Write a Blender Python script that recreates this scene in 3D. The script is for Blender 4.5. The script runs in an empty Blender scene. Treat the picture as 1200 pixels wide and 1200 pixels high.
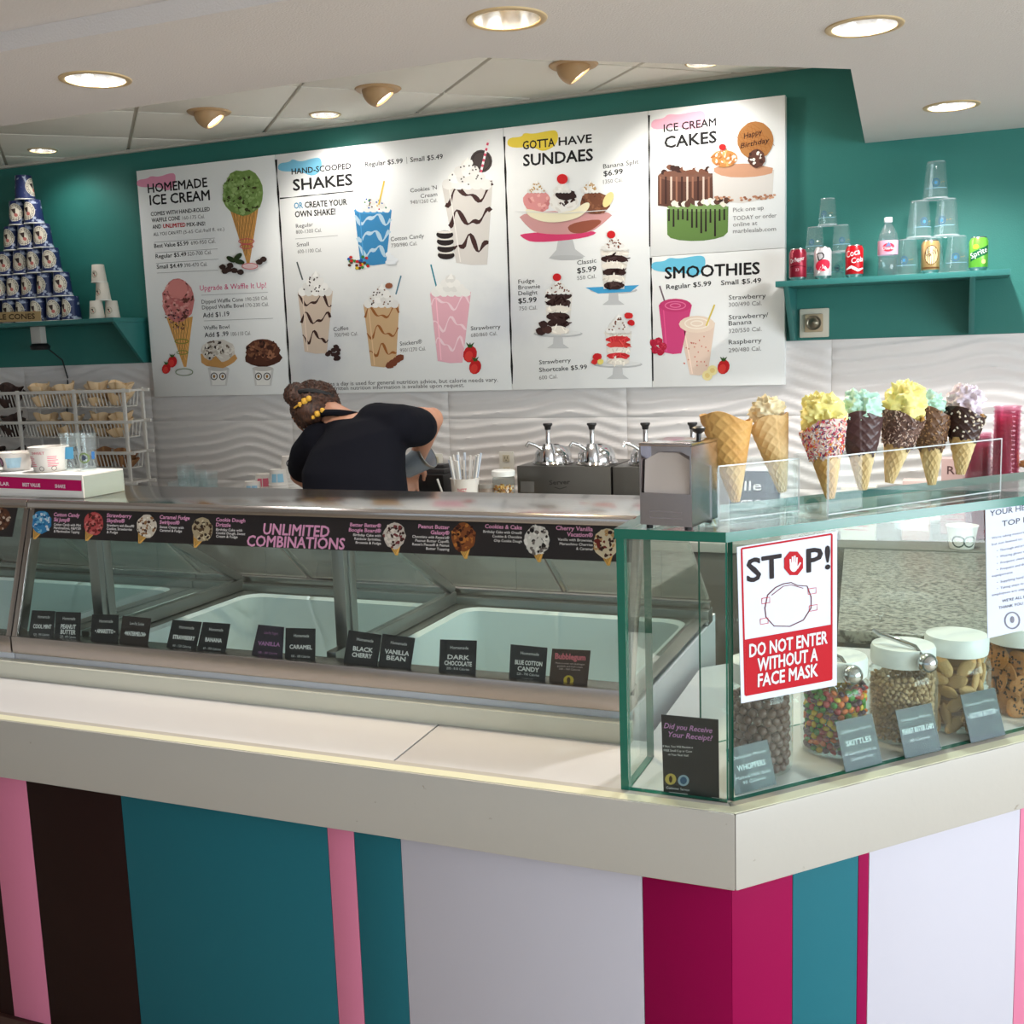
import bpy, bmesh, math, random
from mathutils import Vector, Matrix, noise
random.seed(11)
R = math.radians
scene = bpy.context.scene
C = scene.collection

# ------------------------------------------------------------------ camera
F, PIT, ROLL, YAW, CAMH = 1291.0, -.1466, -.0343, -.3944, 1.70
_fw = Vector((math.sin(YAW)*math.cos(PIT), math.cos(YAW)*math.cos(PIT), math.sin(PIT)))
_rt = Vector((math.cos(YAW), -math.sin(YAW), 0)); _up = _rt.cross(_fw)
CR = _rt*math.cos(ROLL) + _up*math.sin(ROLL); CU = -_rt*math.sin(ROLL) + _up*math.cos(ROLL)
CP = Vector((0, 0, CAMH))
cd = bpy.data.cameras.new('camera'); cam = bpy.data.objects.new('camera', cd); C.objects.link(cam)
cd.sensor_width = 36; cd.lens = F/1200*36; cd.clip_start = .05
cam.matrix_world = Matrix(((CR.x, CU.x, -_fw.x, 0), (CR.y, CU.y, -_fw.y, 0), (CR.z, CU.z, -_fw.z, CAMH), (0, 0, 0, 1)))
scene.camera = cam
def ray(x, y): return CR*((x-600)/F) + CU*((600-y)/F) + _fw
def onz(x, y, z): d = ray(x, y); return CP + d*((z-CAMH)/d.z)
def ony(x, y, Y): d = ray(x, y); return CP + d*(Y/d.y)
def onp(x, y, P, n): d = ray(x, y); return CP + d*((P-CP).dot(n)/d.dot(n))

# ------------------------------------------------------------------ world, light, exposure
scene.view_settings.view_transform = 'Standard'; scene.view_settings.look = 'None'
scene.view_settings.gamma = 1; scene.view_settings.use_curve_mapping = False
scene.view_settings.exposure = 0.36
scene.cycles.transparent_max_bounces = 48
wd = bpy.data.worlds.new('sky'); scene.world = wd; wd.use_nodes = True
wd.node_tree.nodes['Background'].inputs[0].default_value = (.80, .88, 1.0, 1)
wd.node_tree.nodes['Background'].inputs[1].default_value = .7
def area(name, loc, target, sx, sy, power, col):
    l = bpy.data.lights.new(name, 'AREA'); l.shape = 'RECTANGLE'; l.size = sx; l.size_y = sy; l.energy = power; l.color = col
    o = bpy.data.objects.new(name, l); C.objects.link(o); o.location = loc
    o.rotation_euler = (Vector(target)-Vector(loc)).to_track_quat('-Z', 'Y').to_euler(); return o
area('window_right_offscreen', (4.12, .2, 1.70), (0, .2, 1.95), 5.0, 2.2, 295, (.88, .94, 1))

# ------------------------------------------------------------------ materials
def lin(c):
    return tuple(((v/255)/12.92 if v/255 <= .04045 else ((v/255+.055)/1.055)**2.4) for v in c) + (1,)
MATS = {}
def mat(name, c, rough=.5, metal=0, spec=.5, bump=None, var=None, emit=0, aniso=None, attr=False):
    if name in MATS: return MATS[name]
    m = bpy.data.materials.new(name); MATS[name] = m; m.use_nodes = True
    nt = m.node_tree; b = nt.nodes['Principled BSDF']; L = nt.links
    col = lin(c)
    b.inputs['Base Color'].default_value = col; b.inputs['Roughness'].default_value = rough
    b.inputs['Metallic'].default_value = metal; b.inputs['Specular IOR Level'].default_value = spec
    tc = None
    def coords(scale=(1, 1, 1)):
        t = nt.nodes.new('ShaderNodeTexCoord'); mp = nt.nodes.new('ShaderNodeMapping'); mp.inputs['Scale'].default_value = scale
        L.new(t.outputs['Object'], mp.inputs[0]); return mp.outputs[0]
    if attr:
        a = nt.nodes.new('ShaderNodeAttribute'); a.attribute_name = 'col'; L.new(a.outputs['Color'], b.inputs['Base Color'])
    if var:      # (scale, second colour, low, high[, coordinate stretch])
        n = nt.nodes.new('ShaderNodeTexNoise'); n.inputs['Scale'].default_value = var[0]; n.inputs['Detail'].default_value = 6
        L.new(coords(var[4] if len(var) > 4 else (1, 1, 1)), n.inputs['Vector'])
        r = nt.nodes.new('ShaderNodeValToRGB'); r.color_ramp.elements[0].position = var[2]; r.color_ramp.elements[1].position = var[3]
        r.color_ramp.elements[0].color = col; r.color_ramp.elements[1].color = lin(var[1])
        L.new(n.outputs['Fac'], r.inputs[0]); L.new(r.outputs[0], b.inputs['Base Color'])
    if bump:     # (scale, strength[, stretch])
        n = nt.nodes.new('ShaderNodeTexNoise'); n.inputs['Scale'].default_value = bump[0]; n.inputs['Detail'].default_value = 3
        L.new(coords(bump[2] if len(bump) > 2 else (1, 1, 1)), n.inputs['Vector'])
        bp = nt.nodes.new('ShaderNodeBump'); bp.inputs['Strength'].default_value = bump[1]; bp.inputs['Distance'].default_value = .004
        L.new(n.outputs['Fac'], bp.inputs['Height']); L.new(bp.outputs[0], b.inputs['Normal'])
    if emit:
        b.inputs['Emission Color'].default_value = col; b.inputs['Emission Strength'].default_value = emit
    return m
def glassmat(name, tint=(255, 255, 255), refl=1.0, rough=.01, haze=0, hazecol=(235, 240, 245)):
    if name in MATS: return MATS[name]
    m = bpy.data.materials.new(name); MATS[name] = m; m.use_nodes = True; nt = m.node_tree; L = nt.links
    for n in list(nt.nodes): nt.nodes.remove(n)
    out = nt.nodes.new('ShaderNodeOutputMaterial'); t = nt.nodes.new('ShaderNodeBsdfTransparent'); g = nt.nodes.new('ShaderNodeBsdfGlossy')
    t.inputs[0].default_value = lin(tint); g.inputs['Roughness'].default_value = rough; g.inputs[0].default_value = (1, 1, 1, 1)
    lw = nt.nodes.new('ShaderNodeLayerWeight'); lw.inputs[0].default_value = .5
    pw = nt.nodes.new('ShaderNodeMath'); pw.operation = 'POWER'; pw.inputs[1].default_value = 4.5; L.new(lw.outputs['Facing'], pw.inputs[0])
    mu = nt.nodes.new('ShaderNodeMath'); mu.operation = 'MULTIPLY_ADD'; mu.inputs[1].default_value = .9*refl; mu.inputs[2].default_value = .035*refl; mu.use_clamp = True
    L.new(pw.outputs[0], mu.inputs[0]); mx = nt.nodes.new('ShaderNodeMixShader'); L.new(mu.outputs[0], mx.inputs[0])
    first = t.outputs[0]
    if haze:
        d = nt.nodes.new('ShaderNodeBsdfDiffuse'); d.inputs[0].default_value = lin(hazecol)
        m2 = nt.nodes.new('ShaderNodeMixShader'); m2.inputs[0].default_value = haze; L.new(t.outputs[0], m2.inputs[1]); L.new(d.outputs[0], m2.inputs[2]); first = m2.outputs[0]
    L.new(first, mx.inputs[1]); L.new(g.outputs[0], mx.inputs[2]); L.new(mx.outputs[0], out.inputs[0]); return m

INK = mat('printed_ink', (255, 255, 255), .55, attr=True, spec=.15)
COLM = mat('coloured_food', (255, 255, 255), .6, attr=True)
WAFFLE = mat('baked_waffle', (255, 255, 255), .65, attr=True, bump=(160, .15))

# ------------------------------------------------------------------ mesh builder
class MB:
    def __init__(s): s.v = []; s.f = []; s.m = []; s.c = []; s.mat4 = None
    def add(s, vs, fs, mi=0, col=None):
        b = len(s.v)
        s.v += [Vector(v) if s.mat4 is None else s.mat4 @ Vector(v) for v in vs]
        for f in fs: s.f.append([b+i for i in f]); s.m.append(mi); s.c.append(col)
        return s
    def box(s, a, b, mi=0, col=None):
        x0, y0, z0 = a; x1, y1, z1 = b
        return s.add([(x0,y0,z0),(x1,y0,z0),(x1,y1,z0),(x0,y1,z0),(x0,y0,z1),(x1,y0,z1),(x1,y1,z1),(x0,y1,z1)],
                     [(0,3,2,1),(4,5,6,7),(0,1,5,4),(1,2,6,5),(2,3,7,6),(3,0,4,7)], mi, col)
    def prism(s, poly, off, mi=0, col=None):          # poly: list of 3-D points, off: extrusion vector
        n = len(poly); off = Vector(off); p = [Vector(q) for q in poly]
        fs = [tuple(range(n))[::-1], tuple(range(n, 2*n))] + [(i, (i+1) % n, n+(i+1) % n, n+i) for i in range(n)]
        return s.add(p+[q+off for q in p], fs, mi, col)
    def bar(s, p, q, w, h, up=(0, 0, 1), mi=0, col=None):    # rectangular bar between two points
        p = Vector(p); q = Vector(q); d = (q-p).normalized(); u = Vector(up)
        a = d.cross(u)
        if a.length < 1e-4: a = d.cross(Vector((0, 1, 0)))
        a.normalize(); b = a.cross(d).normalized()
        pts = [p - a*w/2 - b*h/2, p + a*w/2 - b*h/2, p + a*w/2 + b*h/2, p - a*w/2 + b*h/2]
        return s.prism(pts, q-p, mi, col)
    def tube(s, path, r, n=8, mi=0, col=None, cap=True, rs=None):
        path = [Vector(p) for p in path]; k = len(path); vs = []; prev = None
        for i, p in enumerate(path):
            d = (path[min(i+1, k-1)] - path[max(i-1, 0)]).normalized()
            a = prev if prev is not None else (Vector((0, 0, 1)) if abs(d.z) < .9 else Vector((1, 0, 0)))
            a = (a - d*a.dot(d)).normalized(); prev = a; b = d.cross(a); rr = rs[i] if rs else r
            vs += [p + a*rr*math.cos(t*2*math.pi/n) + b*rr*math.sin(t*2*math.pi/n) for t in range(n)]
        fs = [(i*n+j, i*n+(j+1) % n, (i+1)*n+(j+1) % n, (i+1)*n+j) for i in range(k-1) for j in range(n)]
        if cap: fs += [tuple(range(n))[::-1], tuple(range((k-1)*n, k*n))]
        return s.add(vs, fs, mi, col)
    def lathe(s, prof, c=(0, 0, 0), n=24, mi=0, col=None, mis=None, arc=None):
        c = Vector(c); vs = []; fs = []
        for r, z in prof: vs += [c + Vector((r*math.cos(2*math.pi*j/n), r*math.sin(2*math.pi*j/n), z)) for j in range(n)]
        b = len(s.v); s.v += [v if s.mat4 is None else s.mat4 @ v for v in vs]
        for i in range(len(prof)-1):
            for j in range(n):
                s.f.append([b+i*n+j, b+i*n+(j+1) % n, b+(i+1)*n+(j+1) % n, b+(i+1)*n+j]); s.m.append(mis[i] if mis else mi); s.c.append(col)
        return s
    def ball(s, c, r, n=10, m=7, mi=0, col=None, sc=(1, 1, 1), fn=None):
        vs = []; fs = []; c = Vector(c)
        for i in range(m+1):
            t = math.pi*i/m
            for j in range(n):
                a = 2*math.pi*j/n; d = Vector((math.sin(t)*math.cos(a), math.sin(t)*math.sin(a), math.cos(t)))
                k = fn(d) if fn else 1
                vs.append(c + Vector((d.x*sc[0], d.y*sc[1], d.z*sc[2]))*r*k)
        fs = [(i*n+j, (i+1)*n+j, (i+1)*n+(j+1) % n, i*n+(j+1) % n) for i in range(m) for j in range(n)]
        return s.add(vs, fs, mi, col)
    def mesh(s, name, mats, bevel=0, smooth=None):
        me = bpy.data.meshes.new(name); me.from_pydata([tuple(v) for v in s.v], [], s.f)
        for m in mats: me.materials.append(m)
        me.polygons.foreach_set('material_index', s.m)
        if any(c is not None for c in s.c):
            at = me.color_attributes.new('col', 'FLOAT_COLOR', 'CORNER'); buf = []
            for f, c in zip(s.f, s.c):
                k = lin(c) if c is not None else (1, 1, 1, 1)
                buf += list(k)*len(f)
            at.data.foreach_set('color', buf)
        if smooth is not False:
            bm = bmesh.new(); bm.from_mesh(me)
            bmesh.ops.recalc_face_normals(bm, faces=bm.faces)
            if bevel:
                es = [e for e in bm.edges if len(e.link_faces) == 2 and e.calc_face_angle(0) > .6]
                bmesh.ops.bevel(bm, geom=es, offset=bevel, segments=2, profile=.6, affect='EDGES', clamp_overlap=True)
            bm.to_mesh(me); bm.free()
        if smooth or bevel:
            me.polygons.foreach_set('use_smooth', [True]*len(me.polygons))
            me.set_sharp_from_angle(angle=R(smooth if smooth and smooth > 1 else 40))
        me.update(); return me
    def build(s, name, mats, parent=None, bevel=0, smooth=None, local=False):
        if not isinstance(mats, (list, tuple)): mats = [mats]
        if parent is not None and not local:
            o = Vector((0, 0, 0)); p = parent
            while p is not None: o = o + Vector(p.location); p = p.parent
            s.v = [v-o for v in s.v]
        ob = bpy.data.objects.new(name, s.mesh(name, mats, bevel, smooth)); C.objects.link(ob)
        if parent is not None: ob.parent = parent
        return ob

def tag(o, label=None, cat=None, group=None, kind=None):
    if label: o['label'] = label
    if cat: o['category'] = cat
    if group: o['group'] = group
    if kind: o['kind'] = kind
    return o
def thing(name, label, cat, loc=(0, 0, 0), group=None, rotz=0):
    o = bpy.data.objects.new(name, None); C.objects.link(o); o.location = loc; o.rotation_euler = (0, 0, rotz); o.empty_display_size = .05
    return tag(o, label, cat, group)
def dup(o, loc=None, rotz=None, label=None, parent=None):
    c = o.copy(); C.objects.link(c)
    if parent is not None: c.parent = parent
    if loc is not None: c.location = loc
    if rotz is not None: c.rotation_euler = (0, 0, rotz)
    if label: c['label'] = label
    for ch in list(o.children): dup(ch, parent=c)
    return c
def struct(o): o['kind'] = 'structure'; return o

# ------------------------------------------------------------------ flat print (lettering and pictures as inked shapes on a surface)
_tc = {}
def glyphs(s):
    k = s
    if k not in _tc:
        cu = bpy.data.curves.new('t', 'FONT'); cu.body = s; cu.size = 1; cu.resolution_u = 2
        o = bpy.data.objects.new('t', cu); C.objects.link(o)
        me = bpy.data.meshes.new_from_object(o.evaluated_get(bpy.context.evaluated_depsgraph_get()))
        v = [tuple(p.co) for p in me.vertices]; f = [tuple(p.vertices) for p in me.polygons]
        bpy.data.objects.remove(o); bpy.data.curves.remove(cu); bpy.data.meshes.remove(me)
        x0 = min((p[0] for p in v), default=0); x1 = max((p[0] for p in v), default=1)
        _tc[k] = ([((p[0]-x0)/(x1-x0), p[1]) for p in v], f, x1-x0)
    return _tc[k]
class Plane:
    def __init__(s, O, N, U): s.O = Vector(O); s.N = Vector(N).normalized(); s.U = Vector(U).normalized(); s.V = s.N.cross(s.U)
    def p(s, x, y): q = onp(x, y, s.O, s.N) - s.O; return (q.dot(s.U), q.dot(s.V))
    def to3(s, u, v, h): return s.O + s.U*u + s.V*v + s.N*h
class Flat(Plane):       # plane whose drawing units are metres, not pixels
    def p(s, x, y): return (x, y)
class Cyl:               # drawing units: metres round the side (0 = facing direction a0) and height
    def __init__(s, c, r, a0=-math.pi/2, taper=0): s.c = Vector(c); s.r = r; s.a0 = a0; s.tp = taper
    def p(s, x, y): return (x, y)
    def to3(s, u, v, h):
        a = s.a0 + u/s.r; rr = s.r + s.tp*v + h
        return s.c + Vector((rr*math.cos(a), rr*math.sin(a), v))
def clip2(poly, x, sg):
    out = []
    for i, a in enumerate(poly):
        b = poly[(i+1) % len(poly)]; da = (a.x-x)*sg; db = (b.x-x)*sg
        if da >= 0: out.append(a)
        if (da >= 0) != (db >= 0): out.append(a + (b-a)*(da/(da-db)))
    return out
def soft(pts, n=2):           # round a closed outline off
    for _ in range(n):
        pts = [q for i in range(len(pts)) for q in ((pts[i][0]*.75+pts[(i+1) % len(pts)][0]*.25, pts[i][1]*.75+pts[(i+1) % len(pts)][1]*.25), (pts[i][0]*.25+pts[(i+1) % len(pts)][0]*.75, pts[i][1]*.25+pts[(i+1) % len(pts)][1]*.75))]
    return pts
class Ink:
    def __init__(s, surf, h0=.0004, dh=.00004): s.s = surf; s.mb = MB(); s.h = h0; s.dh = dh; s.up = -1 if type(surf) is Plane else 1
    def _add(s, pts, fs, col): s.h += s.dh; s.mb.add([s.s.to3(u, v, s.h) for u, v in pts], fs, 0, col); return s
    def poly(s, pts, col):
        if not isinstance(s.s, Cyl): return s._add([s.s.p(*q) for q in pts], [tuple(range(len(pts)))], col)
        st = s.s.r*.22; P = [Vector(q) for q in pts]; x0 = min(q.x for q in P); x1 = max(q.x for q in P); n = max(1, int((x1-x0)/st+.99)); h = s.h+s.dh
        for i in range(n):
            q = clip2(clip2(P, x0+(x1-x0)*i/n, 1), x0+(x1-x0)*(i+1)/n, -1)
            if len(q) > 2: s.h = h-s.dh; s._add([tuple(p) for p in q], [tuple(range(len(q)))], col)
        s.h = h; return s
    def ell(s, cx, cy, rx, ry, col, rot=0, n=16, wob=0):
        c, d = math.cos(rot), math.sin(rot); pts = []
        for i in range(n):
            a = 2*math.pi*i/n; k = 1 + random.uniform(-wob, wob); x = rx*k*math.cos(a); y = ry*k*math.sin(a)
            pts.append((cx+x*c-y*d, cy+x*d+y*c))
        return s.poly(pts, col)
    def ring(s, cx, cy, rx, ry, w, col, n=24):
        return s.line([(cx+rx*math.cos(2*math.pi*i/n), cy+ry*math.sin(2*math.pi*i/n)) for i in range(n+1)], w, col)
    def line(s, pts, w, col):
        ws = list(w) if isinstance(w, (list, tuple)) else [w]*len(pts); P = []
        if isinstance(s.s, Cyl):
            q, v = [pts[0]], [ws[0]]
            for i in range(1, len(pts)):
                m = max(1, int(abs(pts[i][0]-pts[i-1][0])/(s.s.r*.2)+.99))
                for j in range(1, m+1): f = j/m; q.append((pts[i-1][0]+(pts[i][0]-pts[i-1][0])*f, pts[i-1][1]+(pts[i][1]-pts[i-1][1])*f)); v.append(ws[i-1]+(ws[i]-ws[i-1])*f)
            pts, ws = q, v
        n = len(pts)
        for i, (x, y) in enumerate(pts):
            a = pts[max(i-1, 0)]; b = pts[min(i+1, n-1)]; dx, dy = b[0]-a[0], b[1]-a[1]; l = math.hypot(dx, dy) or 1
            P += [(x-dy/l*ws[i]/2, y+dx/l*ws[i]/2), (x+dy/l*ws[i]/2, y-dx/l*ws[i]/2)]
        return s._add([s.s.p(*q) for q in P], [(2*i, 2*i+1, 2*i+3, 2*i+2) for i in range(n-1)], col)
    def text(s, t, x0, y0, x1, y1, h, col=(35, 34, 36), bold=0, italic=0):
        v, f, w = glyphs(t); A = Vector(s.s.p(x0, y0)); B = Vector(s.s.p(x1, y1)); D = B-A
        hm = (Vector(s.s.p(x0, y0+s.up*h))-A).length/.70; Nn = Vector((-D.y, D.x)).normalized(); E = D.normalized()
        pts = [A + D*(p[0]+italic*p[1]*.15) + Nn*hm*p[1] for p in v]; b = bold*1.1*hm
        if isinstance(s.s, Cyl):
            h = s.h+s.dh
            for fc in f: s.h = h-s.dh; s.poly([tuple(pts[i]) for i in fc], col)
            s.h = h; return s
        for dx, dy in (((0, 0),) if bold < .004 else ((-1, -1), (1, -1), (1, 1), (-1, 1)) if bold < .012 else ((-1.4, 0), (1.4, 0), (0, 1.4), (0, -1.4), (-1, -1), (1, -1), (1, 1), (-1, 1))):
            s._add([tuple(p + E*b*dx + Nn*b*dy) for p in pts], f, col); s.h -= s.dh*.98
        s.h += s.dh
        return s
    def blobs(s, cx, cy, rx, ry, cols, n=40, size=.22, wob=.25, seed=None):     # swirled food texture inside an ellipse
        rnd = random.Random(seed if seed is not None else n+cx)
        s.ell(cx, cy, rx, ry, cols[0], n=20, wob=.06)
        for i in range(n):
            a = rnd.uniform(0, 2*math.pi); q = math.sqrt(rnd.random())*.92
            s.ell(cx+rx*q*math.cos(a), cy+ry*q*math.sin(a), rx*size*rnd.uniform(.5, 1.2), ry*size*rnd.uniform(.4, .9), rnd.choice(cols), rnd.uniform(0, 3), 7, wob)
        return s
    def build(s, name, parent, local=False): return s.mb.build(name, INK, parent, smooth=False, local=local)

# ================================================================== THE ROOM
W = 4.66                      # back wall plane
ZC, ZS = 2.765, 2.448         # tiled ceiling, plaster soffit
KX, KY = -.340, 1.737         # outer corner of the counter nose
AL = R(47.5); D = Vector((math.cos(AL), math.sin(AL), 0)); NI = Vector((-math.sin(AL), math.cos(AL), 0))   # right counter: along, inward
TOP = .92
GREEN = mat('teal_wall_paint', (38, 112, 103), .55, bump=(220, .22), var=(3, (42, 118, 109), .3, .7))
TEAL = mat('teal_shelf_paint', (44, 110, 106), .4, bump=(300, .05))
PLASTER = mat('plaster_soffit', (212, 206, 204), .85, bump=(190, .35))
CTILE = mat('mineral_ceiling_tile', (242, 238, 228), .9, bump=(420, .3))
GRIDM = mat('ceiling_grid_metal', (206, 200, 188), .6)
WAVE = mat('wave_wall_tile_glaze', (228, 223, 221), .32)
GROUT = mat('tile_joint', (206, 200, 197), .8)
WHITEW = mat('white_wall_paint', (226, 220, 214), .7)

def clip(poly, p, n):         # keep the side where (q-p).n >= 0
    out = []
    for i, a in enumerate(poly):
        b = poly[(i+1) % len(poly)]; da = (a-p).dot(n); db = (b-p).dot(n)
        if da >= 0: out.append(a)
        if (da >= 0) != (db >= 0): out.append(a + (b-a)*(da/(da-db)))
    return out
V2 = lambda *a: Vector(a)

fl = MB(); fl.box((-7, -4.4, -.08), (4.4, W+.25, 0)); struct(fl.build('floor', mat('beige_floor_tile', (206, 190, 170), .4, var=(4, (194, 176, 154), .35, .65), bump=(60, .1))))
wb = struct(MB().box((-7, W, 0), (4.4, W+.2, 3.0)).build('wall_back', GREEN))
struct(MB().box((-7.2, -4.4, 0), (-7, W+.2, 3.0)).build('wall_left', WHITEW))
# side and front walls carry the storefront windows that light the shop
rw = MB(); rw.box((4.0, 2.9, 0), (4.2, W, 3.0)); rw.box((4.0, -4.4, 0), (4.2, -2.5, 3.0)); rw.box((4.0, -2.5, 0), (4.2, 2.9, .55)); rw.box((4.0, -2.5, 2.85), (4.2, 2.9, 3.0))
struct(rw.build('wall_right', WHITEW))
fw = MB(); fw.box((-7, -4.2, 0), (-4.1, -4.0, 3.0)); fw.box((2.9, -4.2, 0), (4.0, -4.0, 3.0)); fw.box((-4.1, -4.2, 0), (2.9, -4.0, .55)); fw.box((-4.1, -4.2, 2.95), (2.9, -4.0, 3.0))
struct(fw.build('wall_front', WHITEW))
ALU = mat('window_aluminium', (120, 122, 124), .35, .8)
PANE = glassmat('window_pane', (250, 253, 253), .6)
def window(name, a, b, axis):
    t = MB(); f = .05; n = 4
    L = (Vector(b)-Vector(a)); h = L.z
    ob = None
    fr = MB(); 
    e = Vector((L.x, L.y, 0)); 
    for i in range(n+1): q = Vector(a)+e*(i/n); fr.bar(q, q+Vector((0, 0, h)), .05, .06, up=axis)
    for z in (0, h): fr.bar(Vector(a)+Vector((0, 0, z)), Vector(a)+e+Vector((0, 0, z)), .05, .05)
    ob = struct(fr.build(name, ALU))
    for i in range(n):
        q = Vector(a)+e*((i+.02)/n); r_ = Vector(a)+e*((i+.98)/n)
        MB().bar(q+Vector((0, 0, h/2)), r_+Vector((0, 0, h/2)), .006, h-.04).build('pane', PANE, ob)
window('window_1', (4.05, -2.5, .55), (4.05, 2.9, 2.85), (0, 1, 0))
window('window_2', (-4.1, -4.05, .55), (2.9, -4.05, 2.95), (1, 0, 0))

# ---- ceiling: lay-in tiles set at 43 degrees to the wall, each tile a piece of its own
ce = struct(MB().box((-7, -4.4, 2.98), (4.4, W+.2, 3.1)).build('ceiling', CTILE))
ga = .757; gu = V2(math.cos(ga), math.sin(ga)); gv = V2(-gu.y, gu.x); go = V2(-1.655, 3.925); S = .597
region = [(V2(0, 2.70), V2(0, 1)), (V2(0, W-.002), V2(0, -1)), (V2(-.36, 0), V2(-1, 0)), (V2(-1.19, 2.743), V2(-.595, .804)), (V2(-6.99, 0), V2(1, 0))]
grid = MB()
for i in range(-8, 5):
    for j in range(-7, 8):
        g = .008
        q = [go + gu*(S*(i+a)) + gv*(S*(j+b)) for a, b in ((0, 0), (1, 0), (1, 1), (0, 1))]
        cen = (q[0]+q[2])/2; full = list(q); q = [cen + (p-cen)*(1-2*g/S) for p in q]
        for p, n in region: q = clip(q, p, n) if len(q) > 2 else []
        if len(q) > 2 and abs(sum(q[k].x*q[(k+1) % len(q)].y-q[(k+1) % len(q)].x*q[k].y for k in range(len(q)))) > .004:
            MB().prism([(p.x, p.y, ZC) for p in q], (0, 0, .016)).build('ceiling_tile', CTILE, ce, bevel=.003)
grid.prism([(-6.99, 2.70, ZC+.012), (-1.22, 2.70, ZC+.012), (-.36, 3.36, ZC+.012), (-.36, W-.001, ZC+.012), (-6.99, W-.001, ZC+.012)], (0, 0, .03))
grid.build('ceiling_grid', GRIDM, ce)
MB().box((-6.9, W-.022, ZC-.012), (-.42, W, ZC+.004)).build('wall_angle', mat('wall_angle_metal', (190, 186, 176), .5), ce)
# ---- plaster soffit over the counter with its step towards the customers
so = MB()
so.prism([(-6.99, 2.115, ZS), (4.0, 2.115, ZS), (4.0, W, ZS), (-.395, W, ZS), (-.328, 3.381, ZS), (-1.19, 2.740, ZS), (-6.99, 2.725, ZS)], (0, 0, .53))
soffit = tag(so.build('trim_1', PLASTER), kind='structure')
struct(MB().box((-6.99, -4.0, 2.492), (4.0, 2.115, 2.60)).build('trim_2', PLASTER))

# ---- wave-relief wall tiles under the teal paint
TW, TH = .863, .305
def wave_mesh():
    m = MB(); nx, nz = 44, 34; vs = []
    for k in range(nz+1):
        for i in range(nx+1):
            u = i/nx; v = k/nz; x = u*TW; z = v*TH
            ph = (z + .030*math.sin(2*math.pi*u+.6) + .010*math.sin(4*math.pi*u+1.9))/.0505
            s = ph % 1.0
            h = (s/.80)**1.4 if s < .80 else (1-s)/.20
            edge = min(u*TW, (1-u)*TW, z, TH-z); h *= min(1, .25+edge/.02)
            if edge < 1e-6: h = 0
            vs.append((x, -(.006+.0110*h), z))
    fs = [(k*(nx+1)+i, k*(nx+1)+i+1, (k+1)*(nx+1)+i+1, (k+1)*(nx+1)+i) for k in range(nz) for i in range(nx)]
    b = len(vs)
    vs += [(0, 0, 0), (TW, 0, 0), (TW, 0, TH), (0, 0, TH)]
    m.add(vs, fs); return m.mesh('wall_tile', [WAVE], smooth=60)
wm = wave_mesh()
tz = 1.695; k = 0
for r in range(3):
    x = -2.239 - TW*5
    while x < 2.0:
        o = bpy.data.objects.new('wall_tile', wm); C.objects.link(o); o.parent = wb
        o.location = (x+.0008, W, tz-TH*(r+1)+.0008); o.scale = ((TW-.0016)/TW, 1, (TH-.0016)/TH); x += TW
MB().box((-6.9, W-.004, tz-3*TH), (2.9, W, tz)).build('tile_joint', GROUT, wb)

# ================================================================== COUNTER
NOSE = mat('painted_counter_nose', (178, 173, 165), .45, bump=(60, .06), var=(46, (146, 136, 124), .71, .76))
LAM = mat('white_laminate', (206, 204, 205), .25)
LEDGE = mat('cream_ledge_paint', (206, 204, 188), .4)
WOOD = mat('dark_base_board', (58, 30, 24), .5)
K = Vector((KX, KY, 0))
ct = thing('service_counter', 'L-shaped white-topped service counter with vertical stripes of pink, brown, teal, white and magenta', 'counter', (KX, KY, 0))
XL, SR = -4.6, 2.2
def miter(off):               # corner point pushed inwards by off from both faces
    t = math.tan(AL/2); return K + Vector((-off*t, off, 0))
def at(s, off, z): p = K + D*s + NI*off; return Vector((p.x, p.y, z))
m0, m1 = miter(0), miter(.05)
# worktop pieces
MB().prism([(XL, KY+.03, TOP-.03), (-1.012, KY+.03, TOP-.03), (-1.022, 2.034, TOP-.03), (XL, 2.034, TOP-.03)], (0, 0, .03)).build('worktop', LAM, ct, bevel=.0015)
c3 = miter(.03)
MB().prism([(-1.008, KY+.03, TOP-.03), (c3.x, c3.y, TOP-.03), tuple(at(SR, .03, TOP-.03)), tuple(at(SR, .46, TOP-.03)), (.05, 2.84, TOP-.03), (-.30, 2.84, TOP-.03), (-.585, 2.56, TOP-.03), (-.575, 2.034, TOP-.03), (-1.018, 2.034, TOP-.03)], (0, 0, .03)).build('worktop', LAM, ct, bevel=.0015)
# nose boards with mitred corner
for pts in ([(XL, KY), (m0.x, m0.y), (m1.x, m1.y), (XL, KY+.05)], [(m0.x, m0.y), tuple(at(SR, 0, 0))[:2], tuple(at(SR, .05, 0))[:2], (m1.x, m1.y)]):
    MB().prism([(x, y, .787) for x, y in pts], (0, 0, TOP+.003-.787)).build('nose_board', NOSE, ct, bevel=.004)
STRIP = mat('cream_edge_strip', (222, 220, 192), .4); me1 = miter(.004); me2 = miter(.029)
for pts in ([(XL, KY+.004), (me1.x, me1.y), (me2.x, me2.y), (XL, KY+.029)], [(me1.x, me1.y), tuple(at(SR, .004, 0))[:2], tuple(at(SR, .029, 0))[:2], (me2.x, me2.y)]):
    MB().prism([(x, y, TOP+.0028) for x, y in pts], (0, 0, .0012)).build('edge_strip', STRIP, ct)
MB().box((XL, 2.005, TOP-.002), (-.60, 2.035, .962)).build('rear_ledge', LEDGE, ct, bevel=.004)
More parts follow.
